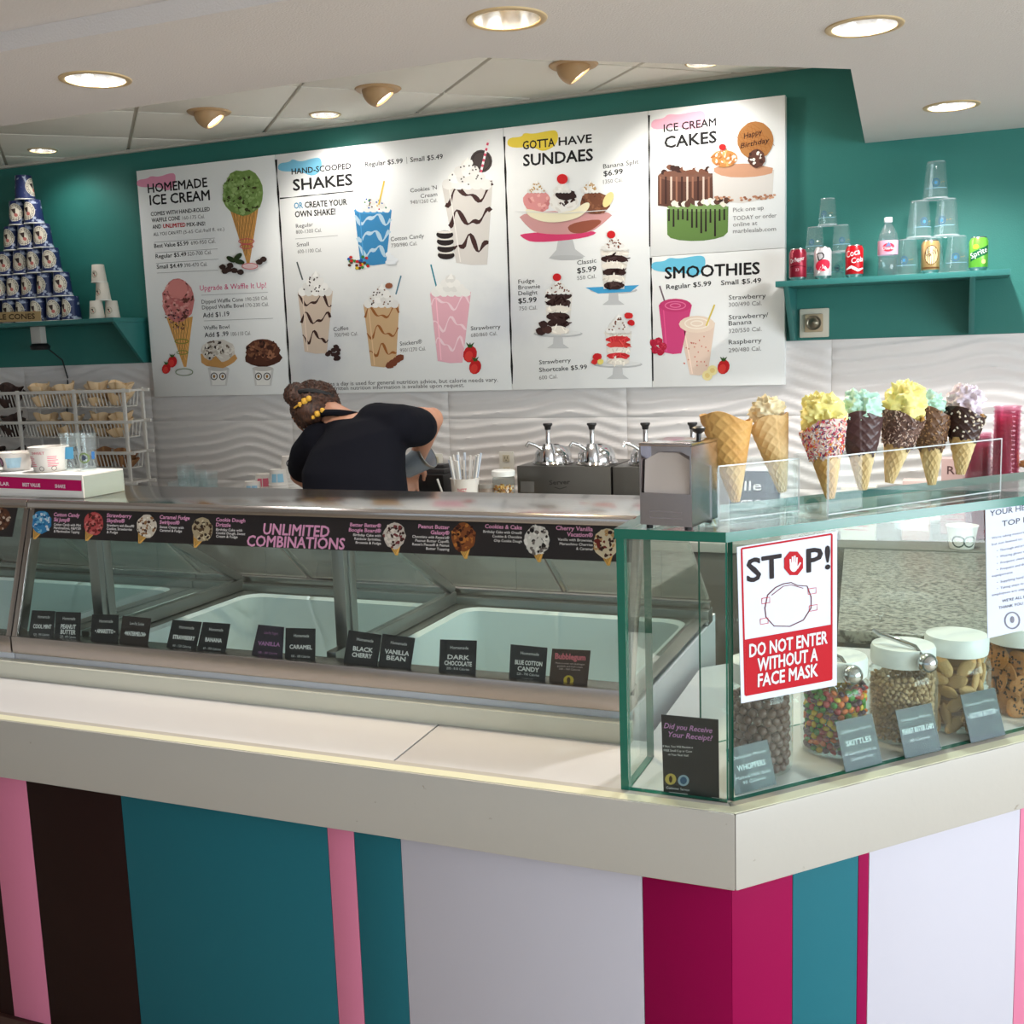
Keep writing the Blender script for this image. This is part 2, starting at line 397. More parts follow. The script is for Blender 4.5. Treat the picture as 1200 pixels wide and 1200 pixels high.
# striped front
PANELC = {'pink': mat('pink_panel', (210, 122, 152), .5, spec=.15), 'brown': mat('brown_panel', (36, 18, 16), .5, spec=.12), 'teal': mat('teal_panel', (32, 100, 112), .5, spec=.12),
          'white': mat('white_panel', (190, 187, 198), .5, spec=.3, bump=(25, .03)), 'magenta': mat('magenta_panel', (140, 0, 66), .5, spec=.10)}
PO = .030; mp = miter(PO); PY = KY+PO
def px_on_front(x, y): return onp(x, y, Vector((0, PY, 0)), Vector((0, 1, 0))).x
NR = Vector((math.sin(AL), -math.cos(AL), 0))
def px_on_right(x, y): return (onp(x, y, at(0, PO, 0), NR) - Vector((KX, KY, 0))).dot(D)
seq = ['teal', 'brown', 'pink', 'brown', 'teal', 'pink', 'teal', 'white', 'magenta']
xs = [-4.6, px_on_front(1, 1150)-.35, px_on_front(1, 1045), px_on_front(37, 980), px_on_front(146, 985), px_on_front(384, 985), px_on_front(415, 985), px_on_front(470, 1000), px_on_front(753, 1050), mp.x]
for a, b, c in zip(xs[:-1], xs[1:], seq):
    MB().box((a+.0006, PY, .172), (b-.0006, PY+.02, .80)).build('stripe_panel', PANELC[c], ct, bevel=.0008)
s0 = (mp - K).dot(D)
ss = [s0, px_on_right(929, 1040), px_on_right(1006, 1010), px_on_right(1018.5, 1010), px_on_right(1194, 1000), px_on_right(1194, 1000)+.06, px_on_right(1194, 1000)+.35, SR]
for a, b, c in zip(ss[:-1], ss[1:], ['magenta', 'teal', 'magenta', 'white', 'pink', 'teal', 'white']):
    MB().prism([tuple(at(a+.0006, PO, .172)), tuple(at(b-.0006, PO, .172)), tuple(at(b-.0006, PO+.02, .172)), tuple(at(a+.0006, PO+.02, .172))], (0, 0, .628)).build('stripe_panel', PANELC[c], ct, bevel=.0008)
b1_, b2_ = miter(.020), miter(.045)
for pts in ([(XL, KY+.020), (b1_.x, b1_.y), (b2_.x, b2_.y), (XL, KY+.045)], [(b1_.x, b1_.y), tuple(at(SR, .020, 0))[:2], tuple(at(SR, .045, 0))[:2], (b2_.x, b2_.y)]):
    MB().prism([(x, y, 0) for x, y in pts], (0, 0, .171)).build('base_board', WOOD, ct, bevel=.003)
cb = MB(); cb.box((XL, KY+.055, .09), (-.62, 2.0, .885)); mq = miter(.055)
cb.prism([(-.62, 1.80, .09), (mq.x, mq.y, .09), tuple(at(SR, .055, .09)), tuple(at(SR, .44, .09)), (.04, 2.82, .09), (-.29, 2.82, .09), (-.57, 2.54, .09), (-.57, 2.05, .09)], (0, 0, .795))
cb.build('carcass', mat('counter_carcass', (190, 188, 184), .6), ct)

# ================================================================== MENU BOARD
MENU = mat('menu_board_print', (236, 236, 234), .5, spec=.2, var=(1.6, (218, 219, 222), .56, .72))
YM = W-.045
mpl = Plane((0, YM, 0), (0, -1, 0), (1, 0, 0))
def mx(x, y): return ony(x, y, YM).x
def mz(x, y): return ony(x, y, YM).z
x_0, x_5 = mx(170, 330), mx(920, 280); zt, zb = 2.655, 1.518
mn = thing('menu_board', 'wide white illustrated ice cream menu board hung high on the teal wall', 'menu board', (x_0, W, zb))
xa, xb, xc = mx(331, 330), mx(595, 310), mx(762, 300); zm = 2.065
def mpanel(a, b, z0, z1): return MB().box((a+.0008, YM, z0+.0008), (b-.0008, W-.001, z1-.0008)).build('panel', MENU, mn, bevel=.0012)
P1 = mpanel(x_0, xa, zb, zt); P2 = mpanel(xa, xb, zb, zt); P3 = mpanel(xb, xc, zb, zt); P4 = mpanel(xc, x_5, zm, zt); P5 = mpanel(xc, x_5, zb, zm)
BK = (36, 34, 35); GR = (120, 116, 114); BR = (66, 38, 28); TAN = (205, 150, 84); RED = (196, 32, 42); CREAM = (238, 232, 222)
def I(): return Ink(mpl, .0006, .00003)
def lines(rows, parent, name='lettering'):      # every line of type a piece of its own
    for t, x0, y0, x1, y1, h, *r in rows:
        k = I(); k.text(t, x0, y0, x1, y1, h, r[0] if r else BK, (r[1] if len(r) > 1 else 0.0)); k.build(name, parent)
def rule(k, x0, y0, x1, y1, w=.5, c=(160, 158, 156)): k.line([(x0, y0), (x1, y1)], w, c)
def brush(parent, pts, w=3.0):
    k = I(); n = len(pts); k.line(pts, [w*(.55+.45*math.sin(3*i+1)) for i in range(n)], (30, 29, 30)); k.build('brush_line', parent)
def lerp_pts(a, b, n): return [(a[0]+(b[0]-a[0])*i/n, a[1]+(b[1]-a[1])*i/n) for i in range(n+1)]
def pcone(k, a, b, tip, c=TAN):          # waffle cone: left rim, right rim, tip
    k.poly([a, ((a[0]+b[0])/2, (a[1]+b[1])/2+2), b, (tip[0]+1.5, tip[1]), (tip[0]-1.5, tip[1])], c)
    dk = tuple(int(v*.72) for v in c); lt = tuple(min(255, int(v*1.15)) for v in c)
    for i in range(1, 8):
        f = i/8
        p = (a[0]+(b[0]-a[0])*f, a[1]+(b[1]-a[1])*f+1.5)
        for e in (a, b):
            g = .25+.7*abs(f-(0 if e is a else 1)); g = min(.97, g)
            q = (e[0]+(tip[0]-e[0])*g, e[1]+(tip[1]-e[1])*g); k.line([p, q], .7, dk if e is a else lt)
    return k
def pcup(k, tl, tr, br, bl, c, drip=None, dw=1.6, seed=1):
    k.poly([tl, tr, br, ((bl[0]+br[0])/2, (bl[1]+br[1])/2+1.5), bl], c)
    if drip:
        rnd = random.Random(seed)
        for row in range(3):
            pts = []
            p1, p2 = rnd.uniform(0, 6), rnd.uniform(0, 6)
            for i in range(23):
                u = i/22; v = .15+row*.30+.075*math.sin(u*9.5+p1)+.045*math.sin(u*17+p2)
                l = (tl[0]+(bl[0]-tl[0])*v, tl[1]+(bl[1]-tl[1])*v); r_ = (tr[0]+(br[0]-tr[0])*v, tr[1]+(br[1]-tr[1])*v)
                pts.append((l[0]+(r_[0]-l[0])*u, l[1]+(r_[1]-l[1])*u))
            k.line(pts, [dw*(1+.55*math.sin(i*.9+p2)) for i in range(len(pts))], drip)
    lt = tuple(min(255, v+22) for v in c)
    k.line([((tl[0]*.86+tr[0]*.14), tl[1]+2), (bl[0]*.86+br[0]*.14, bl[1]-1)], 1.2, lt)
    k.ell((tl[0]+tr[0])/2, (tl[1]+tr[1])/2, (tr[0]-tl[0])/2, 3, lt, n=14)
    return k
def whip(k, cx, cy, rx, ry, dots=(), seed=3, c=(246, 243, 238)):     # piped cream: stacked lobes narrowing to a peak
    rnd = random.Random(seed)
    for row in range(4):
        w = rx*(1-row*.26); y = cy-ry*row*.27; n = 5-row
        for i in range(n):
            g = rnd.randint(-22, 0); k.ell(cx-w+2*w*(i+.5)/n, y, w/n*1.45, ry*.24, tuple(v+g for v in c), .4, 9, .08)
    k.poly([(cx-rx*.18, cy-ry*.8), (cx+rx*.18, cy-ry*.8), (cx+rx*.05, cy-ry*1.15)], c)
    for i in range(18 if dots else 0):
        a = rnd.uniform(-1, 1); v = rnd.random(); k.ell(cx+rx*a*(1-.7*v), cy-ry*v*.9+1, 1.1, .9, rnd.choice(dots), rnd.random()*3, 6)
    return k
def strawb(k, x, y, s):
    k.ell(x, y, s, s*1.25, (190, 34, 38), .3, 12); k.ell(x-.2*s, y+.3*s, s*.6, s*.8, (214, 62, 56), .3, 10)
    for a in (-.7, 0, .7): k.line([(x, y-s), (x+s*math.sin(a)*.9, y-s*1.7)], [s*.5, .3], (52, 84, 40))
def splash(k, pts, c): k.poly(soft(pts), c)
def crop(s, ox, oy): return lambda *q: [(ox+a*s, oy+b*s) for a, b in q]

# -- panel: homemade ice cream
c1 = crop(.2415, 150, 180)
k = I(); splash(k, c1((42, 128), (95, 122), (110, 108), (150, 114), (205, 94), (232, 98), (230, 150), (195, 185), (150, 160), (45, 165)), (222, 146, 172)); k.build('pink_splash', P1)
lines([('HOMEMADE', 173.7, 226.2, 243, 218.8, 10.5, BK, .014), ('ICE CREAM', 176, 240.4, 246, 234.2, 11.5, BK, .014)], P1, 'headline')
lines([('COMES WITH HAND-ROLLED', 177, 253.2, 246, 247.2, 4.6, BK, .012), ('WAFFLE CONE', 178, 260.6, 211, 257.6, 4.6, BK, .012), ('160-175 Cal.', 214, 257.6, 240, 255.6, 4.4, GR),
       ('AND', 179, 268.2, 189, 267.4, 4.6, BK, .012), ('UNLIMITED', 191.5, 267.2, 217.5, 265.6, 4.6, RED, .02), ('MIX-INS!', 219, 265.5, 240.5, 264.2, 4.6, BK, .012),
       ('ALL YOU CAN FIT!', 180, 276.6, 213, 274, 4, BK), ('(5-65 Cal./half fl. oz.)', 215, 274, 263, 270, 4, GR),
       ('Best Value $5.99', 181, 290.6, 221, 287.3, 4.8, BK, .008), ('690-950 Cal.', 224, 287, 252.6, 284.6, 4.6, GR),
       ('Regular $5.49', 182.6, 302.8, 218.5, 300, 4.8, BK, .008), ('520-700 Cal.', 220, 299.8, 248, 297.7, 4.6, GR),
       ('Small $4.49', 184, 315, 214, 313.3, 4.8, BK, .008), ('390-470 Cal.', 216, 313.2, 243, 311.6, 4.6, GR),
       ('Upgrade & Waffle It Up!', 234.5, 340.6, 312, 337, 6.2, (214, 62, 120)),
       ('Dipped Waffle Cone', 236.5, 356, 285, 353, 4.6, BK), ('190-250 Cal.', 288, 353, 314, 351, 4.4, GR),
       ('Dipped Waffle Bowl', 237, 362.6, 286, 360, 4.6, BK), ('170-230 Cal.', 288, 360, 315, 358.6, 4.4, GR),
       ('Add $1.19', 238, 372.2, 269, 370.2, 5.4, BK, .008), ('Waffle Bowl', 239, 386.6, 269, 385, 4.6, BK), ('Add $ .99', 240, 395.2, 268, 393.6, 5.4, BK, .008), ('100-110 Cal.', 271, 393.8, 294, 392.4, 4.6, GR)], P1)
for q in ((180.7, 284, 252, 279), (182, 296.4, 255, 291.6), (183, 308.7, 256, 303.6), (184, 320, 256, 316.5), (236, 346, 314, 342.5), (239, 376, 320, 373)):
    k = I(); rule(k, *q); k.build('rule', P1)
k = I(); pcone(k, (269, 244), (304, 237), (291, 309)); k.blobs(284.5, 226, 24, 27, [(126, 154, 84), (146, 174, 102), (108, 136, 70), (72, 70, 44), (164, 190, 122), (132, 160, 90), (154, 182, 112)], 240, .10)
k.ring(290, 283, 9, 3, 1, (206, 92, 96)); k.ring(290, 289, 7.5, 2.5, 1, (206, 92, 96)); k.ell(294, 312, 9, 3.5, (228, 196, 196)); k.ring(294, 312, 9, 3.5, .8, (206, 92, 96))
for a, b in ((262, 313), (269, 316), (276, 317), (283, 319), (265, 318), (305, 307), (310, 304), (271, 311)): k.ell(a, b, 4, 3.2, (62, 46, 42), wob=.1)
for a, b, r_ in ((272, 304, .5), (280, 301, -.7), (282, 307, .2)): k.ell(a, b, 6, 3, (48, 62, 36), r_)
k.build('mint_cone_picture', P1)
k = I(); pcone(k, (195, 372), (226, 371), (217, 430), (214, 160, 92)); k.blobs(209, 352, 19, 26, [(206, 126, 122), (220, 146, 140), (196, 108, 106), (110, 66, 58), (228, 164, 156)], 170, .11); k.ell(209, 339, 12, 11, (214, 134, 128), n=14, wob=.05)
for q in range(50):
    a = random.uniform(-1, 1); v = random.random(); k.ell(208+a*17*(1-.5*v), 362+v*24, 1, .9, random.choice([(70, 46, 40), (96, 60, 70), (180, 120, 120)]), n=6)
k.ring(214, 400, 8, 2.4, .9, (124, 140, 62)); k.ring(215, 413, 6.5, 2.2, .9, (124, 140, 62)); k.ring(217, 436, 10, 4, .9, (110, 130, 90))
strawb(k, 203, 424, 5.5); strawb(k, 196, 432, 5); k.build('strawberry_cone_picture', P1)
for cx, cy, cols, nm in ((256, 412, [(214, 206, 196), (60, 50, 46), (230, 224, 214), (196, 186, 172), (120, 104, 92)], 0), (308, 411, [(96, 58, 44), (128, 84, 62), (70, 42, 34), (156, 106, 80), (54, 34, 30)], 1)):
    k = I(); k.poly([(cx-12, 432), (cx+13, 432), (cx+10, 452), (cx-9, 452)], (206, 204, 202)); k.poly([(cx-9, 433), (cx+10, 433), (cx+8, 451), (cx-7, 451)], (232, 230, 226)); k.ell(cx, 432, 12.5, 3, (196, 192, 188))
    for d in (-5, 5): k.ring(cx+d, 441, 3.6, 3.9, 1.1, (70, 64, 60)); k.ell(cx+d, 441, 1.4, 2, (150, 110, 60))
    k.ell(cx, cy+8, 22, 11, (200, 150, 92) if nm == 0 else (78, 46, 36), n=14, wob=.08); k.blobs(cx, cy-1, 20, 13, cols, 80, .16); k.poly([(cx-14, cy+16), (cx-3, cy+5), (cx+9, cy+17)], (196, 146, 86) if nm == 0 else (84, 50, 38)); k.build('waffle_bowl_picture', P1)
brush(P2, lerp_pts((323.5, 187), (341, 459), 14), 3.2)

# -- panel: shakes
c2 = crop(.26667, 320, 150)
k = I(); splash(k, c2((22, 155), (72, 150), (85, 135), (120, 150), (175, 132), (213, 130), (215, 185), (175, 215), (120, 190), (22, 192)), (122, 190, 218)); k.build('blue_splash', P2)
brush(P2, lerp_pts((328, 232.6), (414, 224), 6), 2)
lines([('HAND-SCOOPED', 342, 204.4, 411.5, 197.6, 6.6, BK, .015), ('SHAKES', 344, 223.4, 413, 216.6, 13, BK, .016)], P2, 'headline')
lines([('Regular $5.99', 428, 195.2, 472, 191.2, 5.6, BK, .008), ('Small $5.49', 481, 190, 519, 186, 5.6, BK, .008), ('OR', 345, 244.6, 355, 243.8, 7, (84, 150, 186), .015), ('CREATE YOUR', 357.5, 243.6, 406.7, 240, 7, BK, .015), ('OWN SHAKE!', 346, 254.6, 393, 251.2, 7, BK, .015),
       ('Regular', 347, 267.2, 367, 265, 4.6), ('800-1300 Cal.', 347, 274.2, 377, 271.6, 4.4, GR), ('Small', 348, 289.2, 362, 288, 4.6), ('600-1100 Cal.', 349, 297, 377, 295, 4.4, GR),
       ('Cotton Candy', 458, 282.6, 497, 278.6, 4.8), ('730/980 Cal.', 458.6, 290, 489, 287.2, 4.4, GR), ("Cookies 'N", 481, 225.6, 512, 221.8, 4.8), ('Cream', 493, 232.2, 512.5, 229.6, 4.8), ('940/1260 Cal.', 481, 239.2, 512.5, 236.8, 4.4, GR),
       ('Coffee', 391, 388.4, 408.5, 386.4, 4.8), ('700/940 Cal.', 392, 395, 419.5, 393, 4.4, GR), ('Snickers®', 469, 405.2, 494.7, 402.4, 4.8), ('950/1270 Cal.', 469, 412.8, 499, 410.4, 4.4, GR),
       ('Strawberry', 552, 387.2, 586.7, 384.8, 4.8), ('680/860 Cal.', 552, 395, 582.7, 392.8, 4.4, GR),
       ('2,000 calories a day is used for general nutrition advice, but calorie needs vary.', 355, 452.8, 583.5, 447.2, 4.6, (70, 66, 66)), ('Written nutrition information is available upon request.', 386.7, 457.4, 544, 453.4, 4.4, (70, 66, 66))], P2)
k = I(); rule(k, 346, 280, 396, 276); rule(k, 476.5, 184, 477, 192, .6); k.build('rule', P2)
MM = [(196, 40, 40), (40, 90, 170), (230, 190, 50), (60, 130, 70), (90, 54, 40)]
k = I(); pcup(k, (415.5, 247), (459, 247), (452.5, 309), (422.5, 310), (62, 136, 186), (186, 212, 228), 3.2, 2); k.ring(437, 247, 21.5, 3, 1.4, (70, 156, 210))
whip(k, 437, 245, 19, 16, MM, 5); k.line([(444, 240), (450.5, 212)], 1.6, (232, 196, 60))
for i in range(26): k.ell(420+random.uniform(-11, 14), 308+random.uniform(-8, 7), 2, 1.8, random.choice(MM), n=8)
for i in range(8): k.ell(460+random.uniform(-6, 7), 304+random.uniform(-6, 6), 3.4, 2.8, (236, 238, 240), n=9)
k.build('blue_shake_picture', P2)
k = I(); k.ell(564, 189, 13, 13.5, (70, 60, 58)); k.ring(564, 189, 10.5, 11, 1.2, (50, 42, 42)); pcup(k, (518, 217), (577.5, 211), (571, 310), (534.6, 308), (212, 206, 200), (66, 42, 40), 3.8, 4)
whip(k, 547, 216, 27, 28, [(46, 38, 36), (60, 50, 46)], 8); k.line([(563, 205), (573, 163)], 2.6, (240, 232, 232))
for i in range(6): f = i/6; k.line([(563.6+9*f, 202-38*f), (564.6+9*f, 199-38*f)], 2.6, (214, 84, 110))
for i in range(4): k.ell(523-i*.5, 299-i*8, 10, 5, (44, 36, 36)); k.ell(523-i*.5, 296-i*8, 9.5, 1.6, (226, 220, 212))
k.build('cookie_shake_picture', P2)
def shake(nm, tl, tr, br, bl, c, dr, ap, straw, extra, dots=(), wd=1.6, seed=1):
    k = I(); k.line([straw[0], straw[1]], 1.7, straw[2]); pcup(k, tl, tr, br, bl, c, dr, wd, seed); whip(k, (tl[0]+tr[0])/2, tl[1]-1, (tr[0]-tl[0])*.45, tl[1]-ap, dots, seed)
    for x, y, r_, cc in extra: k.ell(x, y, r_, r_*.8, cc, wob=.12, n=9)
    return k
k = shake('c', (349, 343), (390, 341), (383, 414), (357, 412), (206, 186, 168), (64, 40, 36), 321, ((354.7, 328), (348, 307), (90, 96, 96)), [(390+random.uniform(-8, 9), 412+random.uniform(-8, 9), 3, (58, 40, 38)) for _ in range(16)], [(60, 44, 40)], 2.2, 6)
k.build('coffee_shake_picture', P2)
k = shake('s', (426, 357), (468, 356), (464, 429), (435, 429), (202, 168, 128), (150, 92, 46), 336, ((464, 345), (470, 323), (90, 130, 150)), [(457+i*4, 428-i*3, 5, (120, 66, 46)) for i in range(4)]+[(456, 335, 4.5, (150, 92, 66))], [(60, 40, 34), (120, 80, 50)], 2, 9)
k.build('candy_bar_shake_picture', P2)
k = shake('p', (504, 344), (552, 342), (542, 425), (513, 423), (232, 176, 188), (246, 214, 220), 324, ((512, 338), (505, 310), (40, 130, 150)), [], (), 2, 11); strawb(k, 551, 415, 8); strawb(k, 557, 430, 7); k.build('strawberry_shake_picture', P2)
brush(P3, lerp_pts((591, 160), (600.5, 450), 14), 3.2)

# -- panel: sundaes
c3_ = crop(.3, 580, 100)
k = I(); splash(k, c3_((48, 205), (105, 202), (112, 185), (150, 190), (205, 178), (247, 174), (246, 230), (190, 262), (150, 240), (50, 246)), (226, 200, 70)); k.build('yellow_splash', P3)
lines([('GOTTA', 613, 175.2, 650, 171.2, 9.6, BK, .014), ('HAVE', 655, 170.6, 693.4, 166.8, 9.6, BK, .015), ('SUNDAES', 613.6, 194.6, 694.6, 187.8, 13.4, BK, .016)], P3, 'headline')
lines([('Banana Split', 707, 197.6, 748.6, 191.8, 5.2), ('$6.99', 707.5, 206.6, 730, 203.6, 6.2, BK, .01), ('1350 Cal.', 707, 215.6, 730, 212.8, 4.8, GR), ('Classic', 676.6, 310.6, 699, 307.4, 5.2), ('$5.99', 676.6, 320.4, 699, 317.6, 6.2, BK, .01), ('550 Cal.', 676.6, 328.2, 698.5, 325.8, 4.6, GR),
       ('Fudge', 607.6, 332.6, 626.5, 331, 5), ('Brownie', 607.6, 339.4, 633, 337.6, 5), ('Delight', 607.6, 346.2, 630, 344.8, 5), ('$5.99', 607.6, 355.6, 629, 353.8, 6, BK, .01), ('750 Cal.', 608.5, 364, 629.5, 362.6, 4.6, GR),
       ('Strawberry', 632, 427, 669, 424.4, 5), ('Shortcake $5.99', 632, 436, 688, 432.4, 5.2, BK, .005), ('600 Cal.', 632, 445, 653.5, 443.2, 4.6, GR)], P3)
k = I(); k.poly([(643, 303), (686, 301), (674, 292), (670, 276), (655, 276), (652, 293)], (196, 196, 196)); k.ell(664, 302, 20, 3, (186, 186, 186)); k.poly(soft([(608, 273), (704, 269), (690, 279), (626, 285), (612, 279)]), (214, 66, 110))
k.poly(soft([(604, 248), (724, 246), (706, 263), (690, 274), (631, 275), (617, 265)]), (206, 152, 150)); k.poly(soft([(664, 262), (712, 255), (690, 273), (668, 274)]), (150, 84, 66))
k.blobs(629, 236, 16, 13, [(224, 150, 148), (236, 176, 170), (208, 126, 126)], 30, .2); k.blobs(661, 236, 17, 13, [(238, 234, 228), (226, 220, 212), (60, 40, 38)], 26, .22); k.blobs(698, 238, 18, 13, [(122, 76, 56), (146, 96, 70), (96, 58, 44)], 34, .2)
k.ell(664, 229, 12, 6, (52, 36, 36), wob=.15)
k.poly(soft([(613, 243), (640, 250), (672, 248), (684, 238), (692, 237), (690, 246), (676, 257), (646, 262), (622, 256)]), (240, 230, 198)); k.ell(713, 234, 5, 10, (236, 214, 150), .5)
for x in (629, 659, 692): whip(k, x, 224, 10, 11, [(190, 150, 90)] if x != 659 else (), int(x))
k.ell(659.5, 210, 6.4, 6, (206, 40, 44)); k.line([(604, 247.5), (664, 250), (724, 245.5)], .8, (226, 226, 226)); k.build('banana_split_picture', P3)
def sundae(nm, tl, tr, br, bl, layers, ap, cherry, plate, nap=None, extra=()):
    k = I(); px_, py_, pr = plate
    k.poly([(px_-5, py_), (px_+5, py_), (px_+6, py_+12), (px_+13, py_+17), (px_-13, py_+17), (px_-6, py_+12)], (196, 196, 196)); k.ell(px_, py_, pr, 4.2, (190, 190, 190)); k.ell(px_, py_-1, pr*.94, 3.2, (226, 226, 224))
    if nap: k.poly([(px_-33, py_-3), (px_+30, py_-6), (px_+20, py_+2), (px_-18, py_+4)], nap)
    k.poly([tl, tr, br, bl], (226, 222, 216)); n = len(layers)
    for i, c in enumerate(layers):
        f0, f1 = i/n, (i+1)/n
        q = lambda s, e, f: (s[0]+(e[0]-s[0])*f, s[1]+(e[1]-s[1])*f)
        A, B = q(tl, bl, (f0+f1)/2), q(tr, br, (f0+f1)/2)
        k.blobs((A[0]+B[0])/2, (A[1]+B[1])/2, (B[0]-A[0])/2*.97, (tl[1]-bl[1])/n*-.62, [c, tuple(max(0, v-24) for v in c), tuple(min(255, v+20) for v in c)], 12, .3, seed=int(A[1]))
    whip(k, (tl[0]+tr[0])/2, tl[1]-1, (tr[0]-tl[0])*.42, tl[1]-ap, [(120, 70, 50)], int(tl[0]))
    if cherry: k.ell(*cherry, 5, 4.6, (200, 36, 40))
    for x, y, r_, c in extra: k.ell(x, y, r_, r_*.8, c, wob=.12, n=9)
    k.build(nm, P3)
CH = (58, 38, 36); CRM = (236, 228, 216)
sundae('classic_sundae_picture', (703, 292), (737.5, 292), (731.5, 338.5), (707.5, 338.5), [CRM, CH, CRM, CH, CRM, CH], 280, (716.5, 275), (719, 340, 28), (70, 160, 208))
sundae('brownie_sundae_picture', (638.5, 343), (671, 343), (667, 391), (641.5, 391), [CH, CH, CRM, CH, CH, CRM], 330, (653, 325), (654, 391, 29), None, [(634, 388, 6, CH), (642, 386, 6, (74, 48, 44)), (637, 380, 5.5, CH)])
sundae('shortcake_sundae_picture', (709, 388), (740.5, 388), (737.5, 427), (712, 427), [CRM, (206, 52, 56), (214, 70, 66), CRM, (206, 52, 56), CRM], 371, None, (724, 427, 29), None, [(737, 370, 5, (206, 44, 46)), (740, 378, 4.5, (200, 36, 42)), (700, 418, 5.5, (200, 40, 44)), (704, 424, 4, (232, 214, 120)), (697, 424, 4, (206, 50, 50))])
brush(P4, lerp_pts((760.5, 135), (761.5, 289), 8), 3); brush(P5, lerp_pts((762.8, 302), (765.2, 446.5), 8), 3)

# -- panel: cakes
k = I(); splash(k, c3_((610, 135), (660, 130), (675, 112), (720, 115), (775, 102), (823, 98), (822, 150), (770, 185), (720, 160), (612, 178)), (240, 178, 196)); k.build('pink_splash', P4)
lines([('ICE CREAM', 778, 154.8, 839, 147.2, 9, BK, .012), ('CAKES', 779, 173.6, 839.5, 166.8, 13.4, BK, .016)], P4, 'headline')
lines([('Pick one up', 859, 248.6, 895, 245.6, 5, GR), ('TODAY or order', 859, 258.4, 910, 254.6, 5, GR), ('online at', 859, 265.6, 887.5, 263.6, 5, GR), ('marbleslab.com', 859, 273.4, 909.4, 270.4, 5, GR)], P4)
k = I(); k.poly([(771, 206), (835, 203), (836, 240), (815, 243), (790, 243.5), (771, 241)], (92, 62, 52)); k.ell(803, 206, 32, 7, (120, 84, 70))
for i in range(10): k.line([(774+i*6.3, 207), (774+i*6.3, 239)], 2.2, [(150, 104, 84), (66, 42, 38), (210, 186, 170)][i % 3])
for i in range(16): k.ell(778+i*3.7, 201+random.uniform(-6, 3), 4, 3.4, random.choice([(64, 42, 38), (234, 226, 216), (120, 80, 64)]), n=8, wob=.2)
k.build('chocolate_cake_picture', P4)
k = I(); k.poly([(835, 203), (907, 199), (905, 232), (870, 238), (836, 236)], (214, 208, 202)); k.ell(871, 200, 36, 8, (200, 150, 120), wob=.05)
for i in range(46): u = random.random(); k.ell(838+u*70, 234-abs(u-.35)*8+random.uniform(-2, 3), 2, 1.4, random.choice([(150, 96, 70), (206, 160, 130), (176, 124, 96)]), n=6)
k.ell(885.4, 164.5, 21, 22, (172, 118, 68), n=28, wob=.02)
for i in range(-4, 5): k.line([(885+i*4.4-5, 165-18+abs(i)*3), (885+i*4.4+5, 165+18-abs(i)*3)], .6, (160, 100, 50)); k.line([(885-18+abs(i)*3, 165+i*4.4-4), (885+18-abs(i)*3, 165+i*4.4+4)], .6, (160, 100, 50))
k.text('Happy', 872, 163, 893, 157, 6.5, (60, 34, 28), .005, .5); k.text('Birthday', 868, 174, 901, 167, 6, (60, 34, 28), .005, .5)
k.blobs(849, 186, 15, 10, [(206, 140, 80), (226, 176, 110), (240, 228, 214), (180, 110, 60)], 40, .22); k.ell(847, 172.5, 4.2, 3.8, (204, 40, 40)); k.blobs(887, 186, 10, 10.5, [(96, 62, 52), (236, 226, 216), (70, 46, 40)], 26, .24)
k.build('birthday_cake_picture', P4)
k = I(); k.poly([(781.6, 245), (853.6, 242), (853, 272), (848, 277), (838, 280), (825, 282), (810, 282.5), (796, 281.5), (786, 279), (782, 275)], (100, 130, 70)); k.ell(817.5, 243, 36, 5, (122, 150, 92))
for i in range(13): x = 784+i*5.4; k.line([(x, 245), (x, 256+random.uniform(0, 22))], [1.8, 2.2], (46, 34, 36))
for i in range(18): k.ell(787+i*3.8, 240+random.uniform(-6, 2), 3.8, 3.6, random.choice([(238, 232, 222), (64, 44, 40), (230, 222, 206), (92, 64, 54)]), n=8, wob=.2)
k.build('mint_cake_picture', P4)

# -- panel: smoothies
k = I(); splash(k, c3_((610, 690), (662, 688), (680, 672), (720, 678), (790, 664), (822, 668), (822, 712), (790, 752), (740, 730), (614, 728)), (110, 194, 222)); k.build('blue_splash', P5)
lines([('SMOOTHIES', 779.5, 326.6, 890, 320.8, 13.4, BK, .016)], P5, 'headline')
lines([('Regular $5.99', 781, 339, 833.5, 334.8, 5.6, BK, .008), ('Small $5.49', 845, 334.2, 892, 331.2, 5.6, BK, .008), ('Strawberry', 854, 351.4, 897.4, 349, 5.4), ('300/490 Cal.', 854, 359.6, 892.6, 357.4, 5, GR), ('Strawberry/', 854, 374.6, 900.4, 371.4, 5.4), ('Banana', 854, 381.6, 881, 379.4, 5.4), ('320/550 Cal.', 854, 390.4, 892.6, 387.6, 5, GR), ('Raspberry', 854, 403.6, 892.6, 401.2, 5.4), ('290/480 Cal.', 854, 413, 892, 410.6, 5, GR)], P5)
k = I(); k.line([(779.5, 355), (773, 335)], 1.8, (120, 100, 110)); pcup(k, (772, 358), (811, 357), (798.4, 414), (778.6, 413), (206, 70, 122)); k.ell(791.5, 358, 19, 8, (198, 62, 112)); k.ring(791.5, 358, 12, 4.6, 1.2, (224, 116, 156)); k.ring(791.5, 358, 6, 2.2, 1.2, (224, 116, 156))
for a, b in ((766, 402), (772, 400), (777, 406), (768, 410), (774, 412)): k.blobs(a, b, 4.6, 4.6, [(176, 34, 60), (200, 60, 84)], 8, .3)
k.build('raspberry_smoothie_picture', P5)
